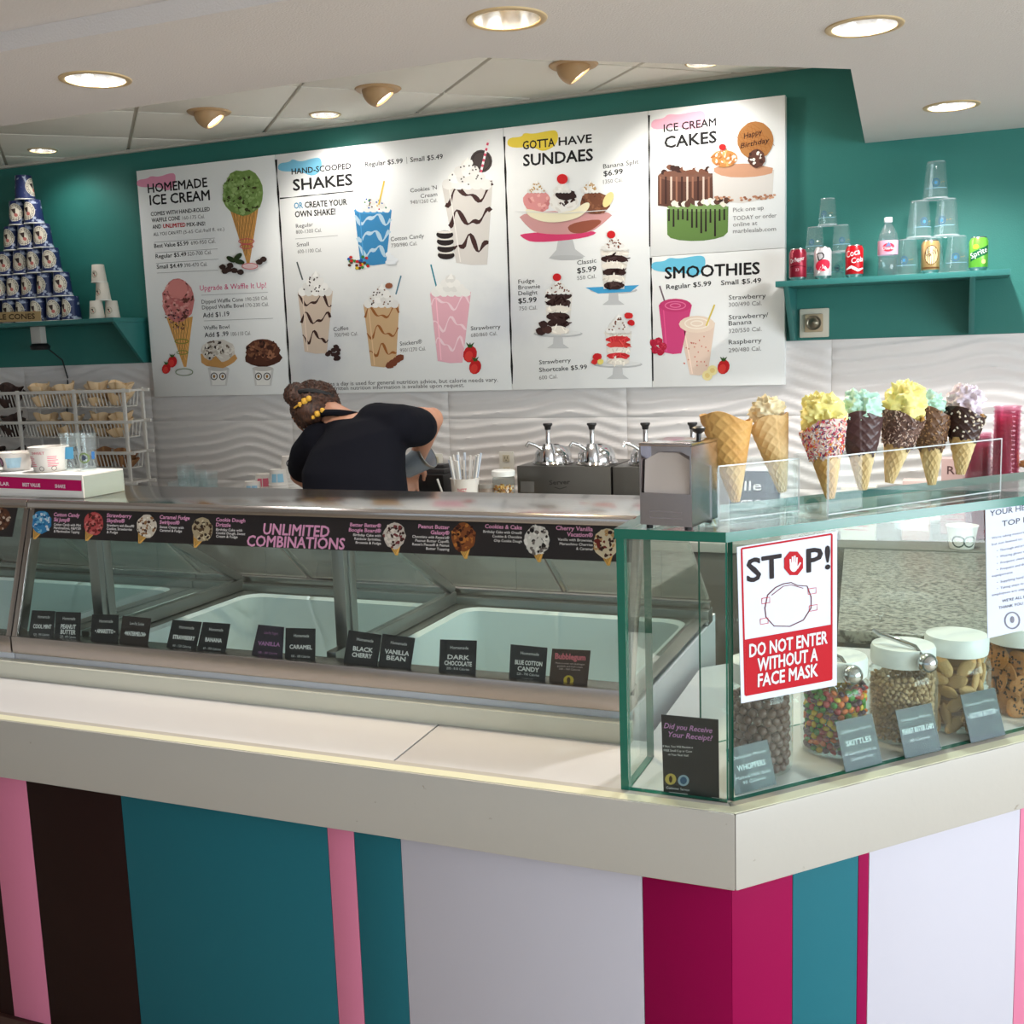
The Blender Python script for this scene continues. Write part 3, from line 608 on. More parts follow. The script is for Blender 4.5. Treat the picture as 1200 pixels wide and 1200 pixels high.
k = I(); pcup(k, (795.4, 381), (838, 378), (829.6, 438), (808.6, 439), (226, 200, 182)); k.ell(816.7, 380, 21, 10, (232, 210, 190)); k.ring(816.7, 379, 14, 6, 1.4, (244, 230, 214)); k.ring(816.7, 379, 7, 3, 1.4, (244, 230, 214)); k.line([(827.5, 382), (837.5, 357)], 1.8, (220, 196, 90))
for i in range(22): k.ell(801+random.random()*30, 394+random.random()*38, .8, 1, (204, 120, 104), n=6)
strawb(k, 848, 430, 7)
for a, b in ((829, 440), (835, 434)): k.ell(a, b, 6, 6, (236, 220, 160)); k.ell(a, b, 3, 3, (226, 200, 130))
k.build('banana_smoothie_picture', P5)

# ================================================================== ICE CREAM DIPPING CABINETS
STEEL = mat('brushed_steel', (176, 168, 162), .26, 1.0, bump=(30, .04, (1, 60, 60)))
STEELD = mat('satin_steel_frame', (166, 166, 162), .36, .9)
MIRROR = mat('polished_steel_top', (196, 190, 186), .14, 1.0)
ENAMEL = mat('white_enamel_liner', (226, 238, 240), .35)
CABW = mat('cabinet_white_paint', (206, 208, 214), .4)
CASEGL = glassmat('cabinet_glass', (246, 251, 250), .8)
DOORGL = glassmat('rear_door_glass', (240, 242, 240), .5, .08, .27, (214, 210, 204))
TRIGL = glassmat('divider_glass', (244, 248, 246), .7, .02, .05)
BLACKP = mat('black_banner_print', (34, 29, 30), .4)
FY0, FZ0, FY1, FZ1 = 2.035, 1.020, 2.137, 1.345
fpl = Plane((0, FY0, FZ0), (0, -(FZ1-FZ0), FY1-FY0), (1, 0, 0))
def rrect(x0, y0, x1, y1, r, n=5):
    pts = []
    for cx, cy, a in ((x1-r, y1-r, 0), (x0+r, y1-r, 90), (x0+r, y0+r, 180), (x1-r, y0+r, 270)):
        pts += [(cx+r*math.cos(R(a+90*i/n)), cy+r*math.sin(R(a+90*i/n))) for i in range(n+1)]
    return pts
def cabinet(x0, x1, divs, label):
    t = thing('dipping_cabinet', label, 'freezer cabinet', (x0, 2.04, 0))
    # body shell round the wells
    b = MB(); b.box((x0, 2.045, .10), (x1, 2.075, .975)); b.box((x0, 2.80, .10), (x1, 2.83, .99)); b.box((x0, 2.075, .10), (x0+.02, 2.80, .975)); b.box((x1-.02, 2.075, .10), (x1, 2.80, .975)); b.box((x0+.02, 2.075, .10), (x1-.02, 2.80, .13))
    b.build('body', CABW, t)
    fx = MB(); 
    for x in (x0+.08, x1-.08):
        for y in (2.12, 2.75): fx.lathe([(.02, 0), (.025, .02), (.02, .10)], (x, y, 0), 10)
    fx.build('foot', STEELD, t)
    xs_ = [x0] + divs + [x1]
    for a, c in zip(xs_[:-1], xs_[1:]):
        o = rrect(a+.045, 2.105, c-.045, 2.735, .06); n = len(o); i_ = rrect(a+.06, 2.12, c-.06, 2.72, .05)
        w = MB(); vs = [(p[0], p[1], .992) for p in o] + [(p[0], p[1], .985) for p in i_] + [(p[0], p[1], .74) for p in i_]
        w.add(vs, [(j, (j+1) % n, n+(j+1) % n, n+j) for j in range(n)] + [(n+j, n+(j+1) % n, 2*n+(j+1) % n, 2*n+j) for j in range(n)] + [tuple(range(2*n, 3*n))])
        w.build('well_liner', ENAMEL, t, smooth=50)
        f = MB(); rect = [(c-.001, 2.76), (a+.001, 2.76), (a+.001, 2.08), (c-.001, 2.08)]; m = n//4
        vs = [(p[0], p[1], .993) for p in o] + [(p[0], p[1], .993) for p in rect]; fs = []
        for q in range(4):
            for j in range(m-1): fs.append((q*m+j, q*m+j+1, n+q))
            fs.append((q*m+m-1, (q*m+m) % n, n+(q+1) % 4, n+q))
        f.add(vs, fs); f.build('well_rim', STEELD, t)
    MB().box((x0, 2.745, .975), (x1, 2.80, 1.015)).build('rear_rail', STEELD, t, bevel=.003)
    MB().box((x0, 2.765, 1.015), (x1, 2.785, 1.035)).build('door_track', STEEL, t, bevel=.002)
    MB().box((x0, 2.028, .977), (x1, 2.085, 1.022)).build('front_lip', STEEL, t, bevel=.004)
    MB().box((x0, 2.036, .935), (x1, 2.060, .977)).build('front_skirt', CABW, t, bevel=.002)
    # sloped front glass, hood, end frames
    fp = fpl
    def strip(xa, xb, v0, v1, h0, h1): return MB().prism([fp.to3(xa, v0, h0), fp.to3(xb, v0, h0), fp.to3(xb, v1, h0), fp.to3(xa, v1, h0)], fp.N*(h1-h0))
    vt = math.hypot(FY1-FY0, FZ1-FZ0)
    strip(x0+.02, x1-.004, 0.0, vt-.004, -.004, .001).build('front_glass', CASEGL, t)
    for xa in (x0, x1-.016): strip(xa, xa+.016, -.01, vt, -.03, .004).build('end_frame', STEEL, t, bevel=.002)
    MB().prism([(x0, 2.122, 1.337), (x0, 2.122, 1.352), (x0, 2.130, 1.358), (x0, 2.43, 1.358), (x0, 2.43, 1.337)], (x1-x0, 0, 0)).build('hood', MIRROR, t, bevel=.002)
    for xa in (x0+.003, x1-.008):
        MB().prism([(xa, 2.05, 1.02), (xa, 2.145, 1.337), (xa, 2.43, 1.337), (xa, 2.765, 1.035)], (.005, 0, 0)).build('end_glass', CASEGL, t)
    for d in divs:
        p = MB(); p.box((d-.016, 2.150, 1.0), (d+.016, 2.170, 1.337)); p.box((d-.020, 2.170, 1.0), (d-.014, 2.195, 1.337)); p.box((d+.014, 2.170, 1.0), (d+.020, 2.195, 1.337)); dv = p.build('divider_post', STEELD, t, bevel=.002)
        MB().bar((d, 2.22, 1.337), (d, 2.75, 1.03), .016, .024).build('divider_brace', STEELD, t, bevel=.002)
        MB().bar((d, 2.10, 1.012), (d, 2.75, 1.012), .026, .034).build('divider_rail', STEELD, t, bevel=.003)
        MB().prism([(d, 2.195, 1.03), (d, 2.70, 1.03), (d, 2.24, 1.33), (d, 2.195, 1.33)], (.003, 0, 0)).build('divider_pane', TRIGL, t)
        MB().lathe([(0, .006), (.010, .006), (.010, 0)], (0, 0, 0), 12).build('pivot_screw', MIRROR, t, local=True).matrix_local = Matrix.Translation((d+.014-x0, 2.165-2.04, 1.016)) @ Matrix.Rotation(R(90), 4, 'Y')
    n = max(2, int(round((x1-x0)/.42)))
    for i in range(n):
        a = x0+(x1-x0)*i/n+.004; c = x0+(x1-x0)*(i+1)/n-.004; o = .004*(i % 2)
        MB().prism([(a, 2.435+o, 1.335), (c, 2.435+o, 1.335), (c, 2.77+o, 1.04), (a, 2.77+o, 1.04)], (0, .003, .0035)).build('rear_door', DOORGL, t)
        MB().bar((a+.006, 2.435+o, 1.338), (a+.006, 2.77+o, 1.043), .010, .010).build('door_edge', STEELD, t)
    return t
dm = ony(403, 742, 2.16).x; dl = ony(118, 716, 2.16).x
cabA = cabinet(-2.236, -.605, [dl, dm], 'steel and glass dipping cabinet with a black UNLIMITED COMBINATIONS banner')
cabB = cabinet(-4.30, -2.240, [-3.3], 'steel and glass dipping cabinet under the magenta cup size strip')

def banner(parent, q, cones, texts, head):
    mb = MB(); pts = [fpl.to3(*fpl.p(*a), .0015) for a in q]; mb.prism(pts, fpl.N*.0012); bn = mb.build('banner', BLACKP, parent)
    for x, y, s, cols, sd in cones:
        k = Ink(fpl, .0030, .00002); dx = -.25 if sd < 0 else .12
        pcone(k, (x-8*s+dx*8, y+6*s), (x+6*s+dx*8, y+8*s), (x+dx*30-1, y+20*s), (222, 172, 92)); k.blobs(x, y, 11.5*s, 13.5*s, cols, 60, .18, seed=int(x)); k.build('cone_picture', bn)
    for a in texts: k = Ink(fpl, .0030, .00002); k.text(*a); k.build('lettering', bn)
    if head:
        for a in head: k = Ink(fpl, .0030, .00002); k.text(*a); k.build('headline', bn)
PK = (226, 160, 196); WT = (238, 234, 232)
def bl(rows, x0, y, x1, sl=.04):
    out = []
    for t, dy, f0, f1, h, c, b in rows:
        a, e = x0+(x1-x0)*f0, x0+(x1-x0)*f1; out.append((t, a, y+dy+(a-x0)*sl, e, y+dy+(e-x0)*sl, h, c, b))
    return out
tx = bl([('Cotton Candy', 7, 0, 1, 4.2, PK, .02), ('Ski Jump®', 13, 0, .62, 4.2, PK, .02), ('Cotton Candy with Mini', 18, 0, 1.05, 2.9, WT, .01), ('Marshmallows, M&M’S®', 22, 0, 1.05, 2.9, WT, .01), ('& Marshmallow Topping', 26, 0, 1.0, 2.9, WT, .01)], 64, 598, 94)
tx += bl([('Strawberry', 7, 0, .9, 4.2, PK, .02), ('Skydive®', 13, 0, .65, 4.2, PK, .02), ('Strawberry with Biscoff®', 18, 0, 1, 2.9, WT, .01), ('Cookies, Strawberries', 22, 0, .92, 2.9, WT, .01), ('& Fudge', 26, 0, .4, 2.9, WT, .01)], 126, 599, 158)
tx += bl([('Caramel Fudge', 7, 0, 1, 4.2, PK, .02), ('Swirlpool®', 13, 0, .66, 4.2, PK, .02), ('Sweet Cream with', 18, 0, .8, 2.9, WT, .01), ('Caramel & Fudge', 22, 0, .74, 2.9, WT, .01)], 188, 601, 223)
tx += bl([('Cookie Dough', 7, 0, 1, 4.2, PK, .02), ('Drizzle', 13, 0, .5, 4.2, PK, .02), ('Birthday Cake with', 18, 0, .9, 2.9, WT, .01), ('Cookie Dough, Sweet', 22, 0, 1, 2.9, WT, .01), ('Cream & Fudge', 26, 0, .74, 2.9, WT, .01)], 254, 604, 288)
tx += bl([('Better Batter®', 7, 0, 1, 4.2, PK, .02), ('Boogie Board®', 13, -.04, 1, 4.2, PK, .02), ('Birthday Cake with', 18, .1, 1, 2.9, WT, .01), ('Rainbow Sprinkles,', 22.5, .14, 1, 2.9, WT, .01), ('Brownie & Fudge', 27, .18, 1, 2.9, WT, .01)], 411, 610, 447)
tx += bl([('Peanut Butter', 7, 0, 1, 4.4, PK, .02), ('Galaxy®', 13.5, .4, 1, 4.4, PK, .02), ('Chocolate with Reese’s®', 18.5, -.2, 1, 3, WT, .01), ('Peanut Butter Cups®,', 23, -.1, 1, 3, WT, .01), ('Reese’s Pieces® & Peanut', 27.5, -.2, 1, 3, WT, .01), ('Butter Topping', 32, .25, 1, 3, WT, .01)], 491, 612, 527)
tx += bl([('Cookies & Cake', 7, 0, 1, 4.6, PK, .02), ('Birthday Cake with Oreo®', 12.5, -.05, 1, 3, WT, .01), ('Cookies & Chocolate', 17.5, .2, 1, 3, WT, .01), ('Chip Cookie Dough', 22.5, .24, 1, 3, WT, .01)], 569, 612, 612)
tx += bl([('Cherry Vanilla', 7, 0, 1, 4.8, PK, .02), ('Vacation®', 14, .3, 1, 4.8, PK, .02), ('Vanilla with Brownies,', 19.5, .05, 1, 3, WT, .01), ('Maraschino Cherries', 24.5, .1, 1, 3, WT, .01), ('& Caramel', 29.5, .55, 1, 3, WT, .01)], 652, 614, 695)
BC = lambda *c: list(c)
cn = [(50, 612, 1.0, BC((60, 130, 180), (120, 180, 210), (40, 100, 150), (200, 214, 224)), -1), (111, 614, 1.0, BC((190, 84, 84), (210, 120, 116), (130, 50, 50), (90, 46, 40)), -1), (173, 617, 1.0, BC((214, 204, 188), (236, 228, 214), (150, 110, 76), (80, 52, 40)), -1), (238, 621, 1.05, BC((176, 160, 130), (206, 192, 160), (60, 46, 40), (90, 70, 50)), -1),
      (463, 628, 1.15, BC((206, 196, 186), (70, 44, 40), (230, 220, 210), (120, 60, 60)), 1), (544, 630, 1.25, BC((140, 82, 48), (90, 50, 36), (190, 120, 60), (60, 36, 30)), 1), (630, 633, 1.3, BC((222, 218, 212), (50, 46, 46), (240, 236, 230), (120, 112, 108)), 1), (711, 637, 1.3, BC((226, 210, 180), (70, 46, 40), (200, 160, 110), (120, 50, 44)), 1)]
banner(cabA, [(33, 593), (745, 611.5), (745, 659.5), (29.5, 629.5)], cn, tx, [('UNLIMITED', 309, 626, 386, 629.5, 12.5, PK, .016), ('COMBINATIONS', 290, 640, 404, 644, 12.5, PK, .016)])
banner(cabB, [(-330, 584), (22, 592.6), (15, 629.5), (-330, 612)], [(2, 608, 1.0, BC((92, 60, 46), (120, 84, 62), (60, 40, 32), (200, 180, 160)), -1)], [], None)
# small care sticker on the skirt
skp = Plane((0, 2.0355, 0), (0, -1, 0), (1, 0, 0)); k = Ink(skp, .0003, .00002); k.line([(32, 775.5), (40, 777.5), (47, 776.5), (54, 778.5)], 1.6, (60, 60, 70)); k.ell(60, 779, 5, 3, (84, 130, 180)); k.build('sticker', cabA)

# ---- flavour cards standing inside the front glass
CARDK = mat('black_flavour_card', (38, 36, 38), .4); CARDB = mat('brown_flavour_card', (72, 46, 30), .4); CARDN = mat('dark_brown_flavour_card', (52, 40, 38), .4); CARDP = mat('plum_flavour_card', (50, 42, 54), .4)
cpl = Plane(fpl.O - fpl.N*.016, fpl.N, (1, 0, 0))
ca = crop(.31667, 0, 560); cb_ = crop(1/3, 360, 560)
CARDS = [(ca((120, 490), (205, 493), (197, 606), (103, 603)), 'Homemade', ['COOL MINT'], '120 - 190 Calories', CARDK), (ca((207, 495), (300, 498), (297, 616), (202, 611)), 'Homemade', ['PEANUT', 'BUTTER'], '220 - 490 Calories', CARDK),
  (ca((342, 505), (440, 507), (436, 628), (335, 621)), 'Homemade', ['• AMARETTO •'], '', CARDK), (ca((455, 510), (560, 520), (545, 638), (440, 631)), 'Low-Fat Sorbet', ['•WATERMELON•'], '', CARDN),
  (ca((640, 525), (748, 533), (722, 654), (613, 643)), 'Homemade', ['STRAWBERRY'], '60 - 120 Calories', CARDK), (ca((752, 533), (853, 540), (832, 663), (726, 654)), 'Homemade', ['BANANA'], '60 - 150 Calories', CARDK),
  (ca((957, 543), (1052, 552), (1045, 678), (928, 671)), 'Low-Fat Yogurt', ['VANILLA'], '100 - 160 Calories', CARDP), (ca((1058, 555), (1168, 558), (1167, 691), (1055, 686)), 'Homemade', ['CARAMEL'], '100 - 180 Calories', CARDK),
  (cb_((147, 535), (262, 552), (245, 674), (125, 664)), 'Homemade', ['BLACK', 'CHERRY'], '', CARDK), (cb_((266, 548), (380, 563), (362, 684), (249, 674)), 'Homemade', ['VANILLA', 'BEAN'], '', CARDK),
  (cb_((468, 568), (597, 572), (592, 703), (463, 694)), 'Homemade', ['DARK', 'CHOCOLATE'], '200 - 810 Calories', CARDK), (cb_((716, 585), (845, 597), (837, 723), (710, 713)), 'Homemade', ['BLUE COTTON', 'CANDY'], '220 - 790 Calories', CARDK),
  (cb_((862, 600), (997, 607), (985, 733), (850, 724)), '', ['Bubblegum'], '', CARDB)]
for q, top, names, cal, m in CARDS:
    nm = ' '.join(names).replace('•', '').strip(); w3 = [cpl.to3(*cpl.p(*a), 0) for a in q]
    t = thing('flavour_card', f'{"brown" if m in (CARDB, CARDN) else "dark purple" if m is CARDP else "black"} flavour card lettered {nm} behind the cabinet front glass', 'sign', w3[3], 'flavour cards along the dipping cabinet front')
    MB().prism(w3, fpl.N*.0012).build('card', m, t)
    k = Ink(Plane(cpl.O+fpl.N*.0012, fpl.N, (1, 0, 0)), .0003, .00002)
    (x0, y0), (x1, y1), (x2, y2), (x3, y3) = q
    def row(t_, v, f0, f1, h, c=WT, b=.015):
        lx, ly = x0+(x3-x0)*v, y0+(y3-y0)*v; rx, ry = x1+(x2-x1)*v, y1+(y2-y1)*v
        k.text(t_, lx+(rx-lx)*f0, ly+(ry-ly)*f0, lx+(rx-lx)*f1, ly+(ry-ly)*f1, h, c, b)
    pc = (190, 130, 180) if m is CARDP else WT
    if nm == 'Bubblegum':
        row('Bubblegum', .28, .1, .88, 6.5, (224, 120, 130), .03)
        for i, s_ in enumerate(('Made-to-order with Bubblegum', 'gumballs and fresh cream', '200 - 760 Calories')): row(s_, .42+.08*i, .12+.05*i, .88-.05*i, 2, (226, 196, 190), 0)
        (lx, ly), (rx, ry) = (x0+(x3-x0)*.86, y0+(y3-y0)*.86), (x1+(x2-x1)*.86, y1+(y2-y1)*.86); k.ell((lx+rx)/2, (ly+ry)/2, 6, 5.6, (226, 190, 70)); k.ell((lx+rx)/2, (ly+ry)/2, 2.2, 3.6, (90, 60, 30))
    else:
        row(top, .25, .28, .78, 3.6, pc, .0)
        for i, s_ in enumerate(names): row(s_, (.58 if len(names) == 1 else .53+.17*i), .14 if len(s_) > 6 else .22, .88 if len(s_) > 6 else .80, 4.6 if len(names) == 1 else 5, pc, .025)
        if cal: row(cal, .82, .2, .82, 2.8, pc, .0)
        row('Contains milk', .93, .36, .66, 1.6, pc, 0)
    k.build('lettering', t)

# ================================================================== GLASS DISPLAY CASE
GLZ0, GLZ1 = TOP+.003, 1.374
GC = Vector((-.363, 1.780, 0)); GL = Vector((-.551, 1.782, 0)); GB = Vector((-.550, 1.950, 0))
def dc(s, t, z): p = GC + D*s + NI*t; return Vector((p.x, p.y, z))
DISPG = glassmat('display_glass', (246, 251, 249), .7)
EDGE = mat('green_glass_edge', (22, 104, 86), .12, spec=.6)
gcase = thing('display_case', 'frameless glass display case with green edges on the counter corner', 'display case', (GC.x, GC.y, TOP))
def pane(name, a, b, z0, z1, th):       # vertical pane from a to b, thickness vector th
    a = Vector((a.x, a.y, z0)); b = Vector((b.x, b.y, z0)); up = Vector((0, 0, z1-z0)); m = MB()
    m.prism([a, b, b+up, a+up], th); m.m = [0, 0, 1, 1, 1, 1]; return m.build(name, [DISPG, EDGE], gcase)
TG = .014
pane('front_pane', GL+Vector((TG+.0005, 0, 0)), GC, GLZ0, GLZ1, (0, TG, 0))
pane('side_pane', GL, GB, GLZ0, GLZ1, (TG, 0, 0))
pane('long_front_pane', GC+D*.0145, dc(1.95, 0, 0), GLZ0, GLZ1, NI*TG)
sb = (onp(818, 760, dc(0, .253, 0), NI) - GC).dot(D)
pane('back_pane', dc(sb, .244, 0), dc(1.95, .244, 0), GLZ0, GLZ1, NI*.006)
m = MB(); tp = [(GL.x-.002, GL.y-.004), (GC.x+.002, GC.y-.005), tuple(dc(1.95, -.005, 0))[:2], tuple(dc(1.95, .256, 0))[:2], (GB.x-.002, GB.y+.002)]
m.prism([(x, y, GLZ1+.0005) for x, y in tp], (0, 0, .017)); m.m = [0, 0] + [1]*5; m.build('top_pane', [DISPG, EDGE], gcase)
m = MB(); m.prism([(GL.x+.0155, GL.y+.0155, TOP+.0015), (GC.x-.004, GC.y+.0155, TOP+.0015), tuple(dc(1.93, .0155, TOP+.0015)), tuple(dc(1.93, .242, TOP+.0015)), tuple(dc(sb, .242, TOP+.0015)), (GB.x+.0155, GB.y, TOP+.0015)], (0, 0, .002)); m.build('base_liner', LAM, gcase)
ZT = GLZ1+.0180; ZB = TOP+.0036
# ---- notices fixed to the glass
PAPER = mat('paper_white', (206, 209, 222), .5); SLEEVE = glassmat('clear_sleeve', (250, 252, 252), .8, .05, .06)
rp = Plane(dc(0, -.0005, 0), -NI, D)
def notice(name, label, q, mats=PAPER, pl=rp, th=.0012, cat='sign'):
    w3 = [pl.to3(*pl.p(*a), 0.0002) for a in q]; t = thing(name, label, cat, w3[3])
    MB().prism(w3, pl.N*th).build('sheet', mats, t); return t, Ink(Plane(pl.O+pl.N*(th+.0002), pl.N, pl.U), .0003, .00003)
st, k = notice('stop_notice', 'red and white STOP face mask notice taped on the display glass', [(863, 641), (980.5, 622), (980, 803), (868, 824)])
q = lambda u, v: ((863+117.5*u)*(1-v)+(868+112*u)*v, (641-19*u)*(1-v)+(824-21*u)*v)
for a, b in (((.05, .016), (.95, .016)), ((.95, .016), (.95, .955)), ((.95, .955), (.05, .955)), ((.05, .955), (.05, .016))): k.line([q(*a), q(*b)], 2.2, (176, 18, 32))
k.poly([q(.06, .60), q(.94, .60), q(.94, .95), q(.06, .95)], (178, 20, 34)); k.build('red_field', st)
k = Ink(Plane(rp.O+rp.N*.0014, rp.N, rp.U), .0008, .00003)
k.text('ST', *q(.10, .235), *q(.44, .235), 27, (40, 32, 34), .015); k.build('stop_lettering', st)
k = Ink(Plane(rp.O+rp.N*.0014, rp.N, rp.U), .0008, .00003); k.text('P!', *q(.70, .235), *q(.93, .235), 27, (40, 32, 34), .015); k.build('stop_lettering', st)
k = Ink(Plane(rp.O+rp.N*.0014, rp.N, rp.U), .0008, .00003); oc = q(.565, .175)
k.poly([(oc[0]+12*math.cos(R(22.5+45*i)), oc[1]-2+15*math.sin(R(22.5+45*i))) for i in range(8)], (176, 18, 32))
k.ell(oc[0], oc[1]+2, 4.6, 6, (214, 212, 220))
for i, (dx, l) in enumerate(((-3.6, 7), (-1.2, 10), (1.2, 11), (3.4, 9))): k.line([(oc[0]+dx, oc[1]), (oc[0]+dx*1.1, oc[1]-l)], 1.9, (214, 212, 220))
k.line([(oc[0]+4, oc[1]+4), (oc[0]+8, oc[1]-3)], 1.9, (214, 212, 220)); k.build('stop_hand', st)
k = Ink(Plane(rp.O+rp.N*.0014, rp.N, rp.U), .0008, .00003)
mk = [(.30, .34), (.38, .30), (.46, .285), (.54, .285), (.60, .31), (.70, .325), (.74, .40), (.74, .47), (.66, .54), (.52, .565), (.36, .545), (.28, .48), (.27, .42), (.30, .34)]
k.line([q(*a) for a in mk], 1.1, (96, 40, 46)); k.line([q(.34, .345), q(.46, .30), q(.54, .30), q(.66, .335)], .8, (120, 50, 56))
for u, v in ((.27, .37), (.25, .50), (.74, .36), (.75, .47)): k.line([q(u-.03, v-.015), q(u+.05, v-.015), q(u+.05, v+.02), q(u-.03, v+.02), q(u-.03, v-.015)], .8, (190, 60, 70))
k.build('mask_drawing', st)
k = Ink(Plane(rp.O+rp.N*.0014, rp.N, rp.U), .0012, .00003)
for t_, v, a, b in (('DO NOT ENTER', .715, .10, .90), ('WITHOUT A', .815, .18, .80), ('FACE MASK', .915, .18, .80)): k.text(t_, *q(a, v), *q(b, v), 15, (214, 212, 216), .015)
k.build('warning_lettering', st)
hp, k = notice('health_notice', 'white health priority notice in a clear sleeve on the display glass', [(1154, 595), (1266, 575), (1266, 722), (1157, 748)], mat('notice_paper', (198, 204, 222), .5))
DKG = (70, 70, 80)
k.text('YOUR HEALTH IS OUR', 1160, 605, 1256, 588, 6.5, DKG, .008); k.text('TOP PRIORITY', 1174, 617, 1244, 604, 6.5, DKG, .008)
for i, t_ in enumerate(('We’re taking measures to keep everyone safe including', 'but not limited to:', '•  Thorough and proper hand washing', '•  Wearing gloves when preparing food', '•  Frequent cleaning of all surfaces', '•  Frequent and thorough sanitizing of', '    equipment', '•  Supplying hand sanitizer for our guests', '•  Taking steps to ensure that sick', '    employees are staying home')):
    k.text(t_, 1162+(6 if t_[0] == '•' else 0), 632+i*7.4, 1162+min(94, len(t_)*1.9), 632+i*7.4-min(94, len(t_)*1.9)*.19, 2.8, (110, 110, 124))
k.text('WE’RE ALL IN THIS TOGETHER', 1174, 706, 1240, 693, 3.4, DKG); k.text('THANK YOU FOR YOUR SUPPORT', 1170, 714, 1244, 700, 3.4, DKG)
for x in (1186, 1211): k.ring(x, 727-(x-1186)*.2, 8.5, 9.5, 1.6, (120, 120, 132)); k.ell(x, 726-(x-1186)*.2, 2.4, 4, (120, 120, 132))
k.build('lettering', hp)
ip = Plane((0, 1.7955+.0015, 0), (0, -1, 0), (1, 0, 0))
rc, k = notice('receipt_notice', 'black card asking Did you Receive Your Receipt inside the display case', [(775, 837), (842, 843), (843, 941), (778, 934)], mat('black_receipt_card', (40, 37, 40), .4), ip, .001)
k.text('Did you Receive', 778, 853, 834, 859, 6.2, (196, 140, 190), .012, .3); k.text('Your Receipt?', 782, 863, 834, 868, 6.2, (196, 140, 190), .012, .3)
for i, (t_, a, b) in enumerate((('If Not, You Will Receive a', 777, 812), ('FREE Small Cup or Cone', 778, 811), ('on Your Next Visit!', 783, 807))): k.text(t_, a, 875.5+i*4.8, b, 877+i*4.8, 2.6, WT)
k.ell(786, 913, 6.6, 6.6, (196, 170, 90)); k.ell(786, 913, 2, 4, (70, 50, 30)); k.ell(801, 914.5, 6.6, 6.6, (150, 170, 184)); k.ell(801, 914.5, 4, 4.4, (60, 90, 120))
k.text('Customer Service', 781, 924, 808, 927, 2.8, WT); k.line([(784, 928.6), (806, 931)], 1.6, (200, 198, 196))
k.build('lettering', rc)

# ================================================================== JARS OF CANDY IN THE DISPLAY CASE
JARG = glassmat('jar_glass', (240, 246, 246), .9); LIDW = mat('white_jar_lid', (226, 228, 226), .4); CHROME = mat('chrome_scoop', (210, 210, 212), .12, 1.0)
def toward(px, py, z, r):      # centre of a round thing whose front foot is seen at the pixel
    p = onz(px, py, z); d = Vector((p.x, p.y, 0)).normalized(); return Vector((p.x, p.y, z)) + d*r
def jar(px, py, r, h, label, lid=True):
    c = toward(px, py, ZB, r); t = thing('candy_jar', label, 'jar', c, 'jars in the display case')
    hb = h-.034
    MB().lathe([(0, 0.0005), (r*.90, .0005), (r*.98, .008), (r, .02), (r, hb*.80), (r*.95, hb*.90), (r*.80, hb*.97), (r*.80, hb+.004)], (0, 0, 0), 36).build('glass_body', JARG, t, smooth=60, local=True)
    if lid:
        MB().lathe([(r*.84, hb), (r*.90, hb-.002), (r*.92, hb+.004), (r*.92, h-.006), (r*.88, h), (0, h)], (0, 0, 0), 40).build('lid', LIDW, t, smooth=35, local=True)
    return t, c, r, hb, h
def ring_spots(r, z0, z1, d, jit=.15, zs=None):
    out = []; z = z0+d*.5; i = 0
    while z < z1:
        n = int(2*math.pi*(r-d*.55)/(d*1.02)); o = (i % 2)*.5
        for j in range(n):
            a = 2*math.pi*(j+o)/n; rr = r-d*.62-random.random()*d*jit
            out.append(Vector((rr*math.cos(a), rr*math.sin(a), z+random.uniform(-1, 1)*d*jit)))
        z += d*.86; i += 1
    return out
def front_first(sp, c): return sorted(sp, key=lambda p: (Vector((c.x, c.y, 0)).normalized().dot(Vector((p.x, p.y, 0)))))
jw = jar(890, 914, .060, .205, 'glass jar of dark chocolate malt balls behind the WHOPPERS card')
js = jar(978, 891, .064, .184, 'glass jar of rainbow coloured candies behind the SKITTLES card')
jp = jar(1056, 876, .0655, .186, 'glass jar of tan peanut butter chips with a chrome scoop on its lid')
jn = jar(1118, 862, .0655, .188, 'glass jar of pale peanut shaped cookies behind the NUTTER BUTTER card')
jc = jar(1191, 843, .0655, .182, 'glass jar of brown chocolate chip cookies behind the health notice')
# malt balls
t, c, r, hb, h = jw; bm_ = MB().ball((0, 0, 0), .0085, 12, 8).mesh('malt_ball', [mat('malt_ball_chocolate', (92, 62, 54), .35)], smooth=True)
sp = front_first(ring_spots(r*.97, .006, hb*.80, .0172), c)[:190]
for p in sp:
    o = bpy.data.objects.new('malt_ball', bm_); C.objects.link(o); o.location = c+p; o.scale = (random.uniform(.95, 1.04),)*3
    tag(o, 'brown chocolate malt ball in the glass jar behind the WHOPPERS card', 'candy', 'malt balls in the jar')
# fruit candies, one colour each
t, c, r, hb, h = js; SK = {'red': (178, 28, 34), 'orange': (222, 104, 30), 'yellow': (226, 184, 40), 'green': (62, 140, 46), 'purple': (72, 34, 60)}
skm = {n: MB().ball((0, 0, 0), .0066, 10, 6, sc=(1, 1, .66)).mesh('fruit_candy', [mat('candy_'+n, v, .25)], smooth=True) for n, v in SK.items()}
sp = front_first(ring_spots(r*.97, .005, hb*.84, .0132), c)[:290]
for p in sp:
    n = random.choice(list(SK)); o = bpy.data.objects.new('fruit_candy', skm[n]); C.objects.link(o); o.location = c+p
    a = math.atan2(p.y, p.x); o.rotation_euler = (random.uniform(-.6, .6), R(90)*random.choice((0, 1))+random.uniform(-.5, .5), a)
    tag(o, f'{n} round candy in the glass jar behind the SKITTLES card', 'candy', 'candies in the jar')
mb = MB(); rnd = random.Random(5); cols = list(SK.values())
for p in ring_spots(r*.74, .006, hb*.82, .0150): mb.ball(p, .0070, 8, 5, 0, rnd.choice(cols))
tag(mb.build('candy_filling', COLM, t, smooth=True, local=True), kind='stuff')
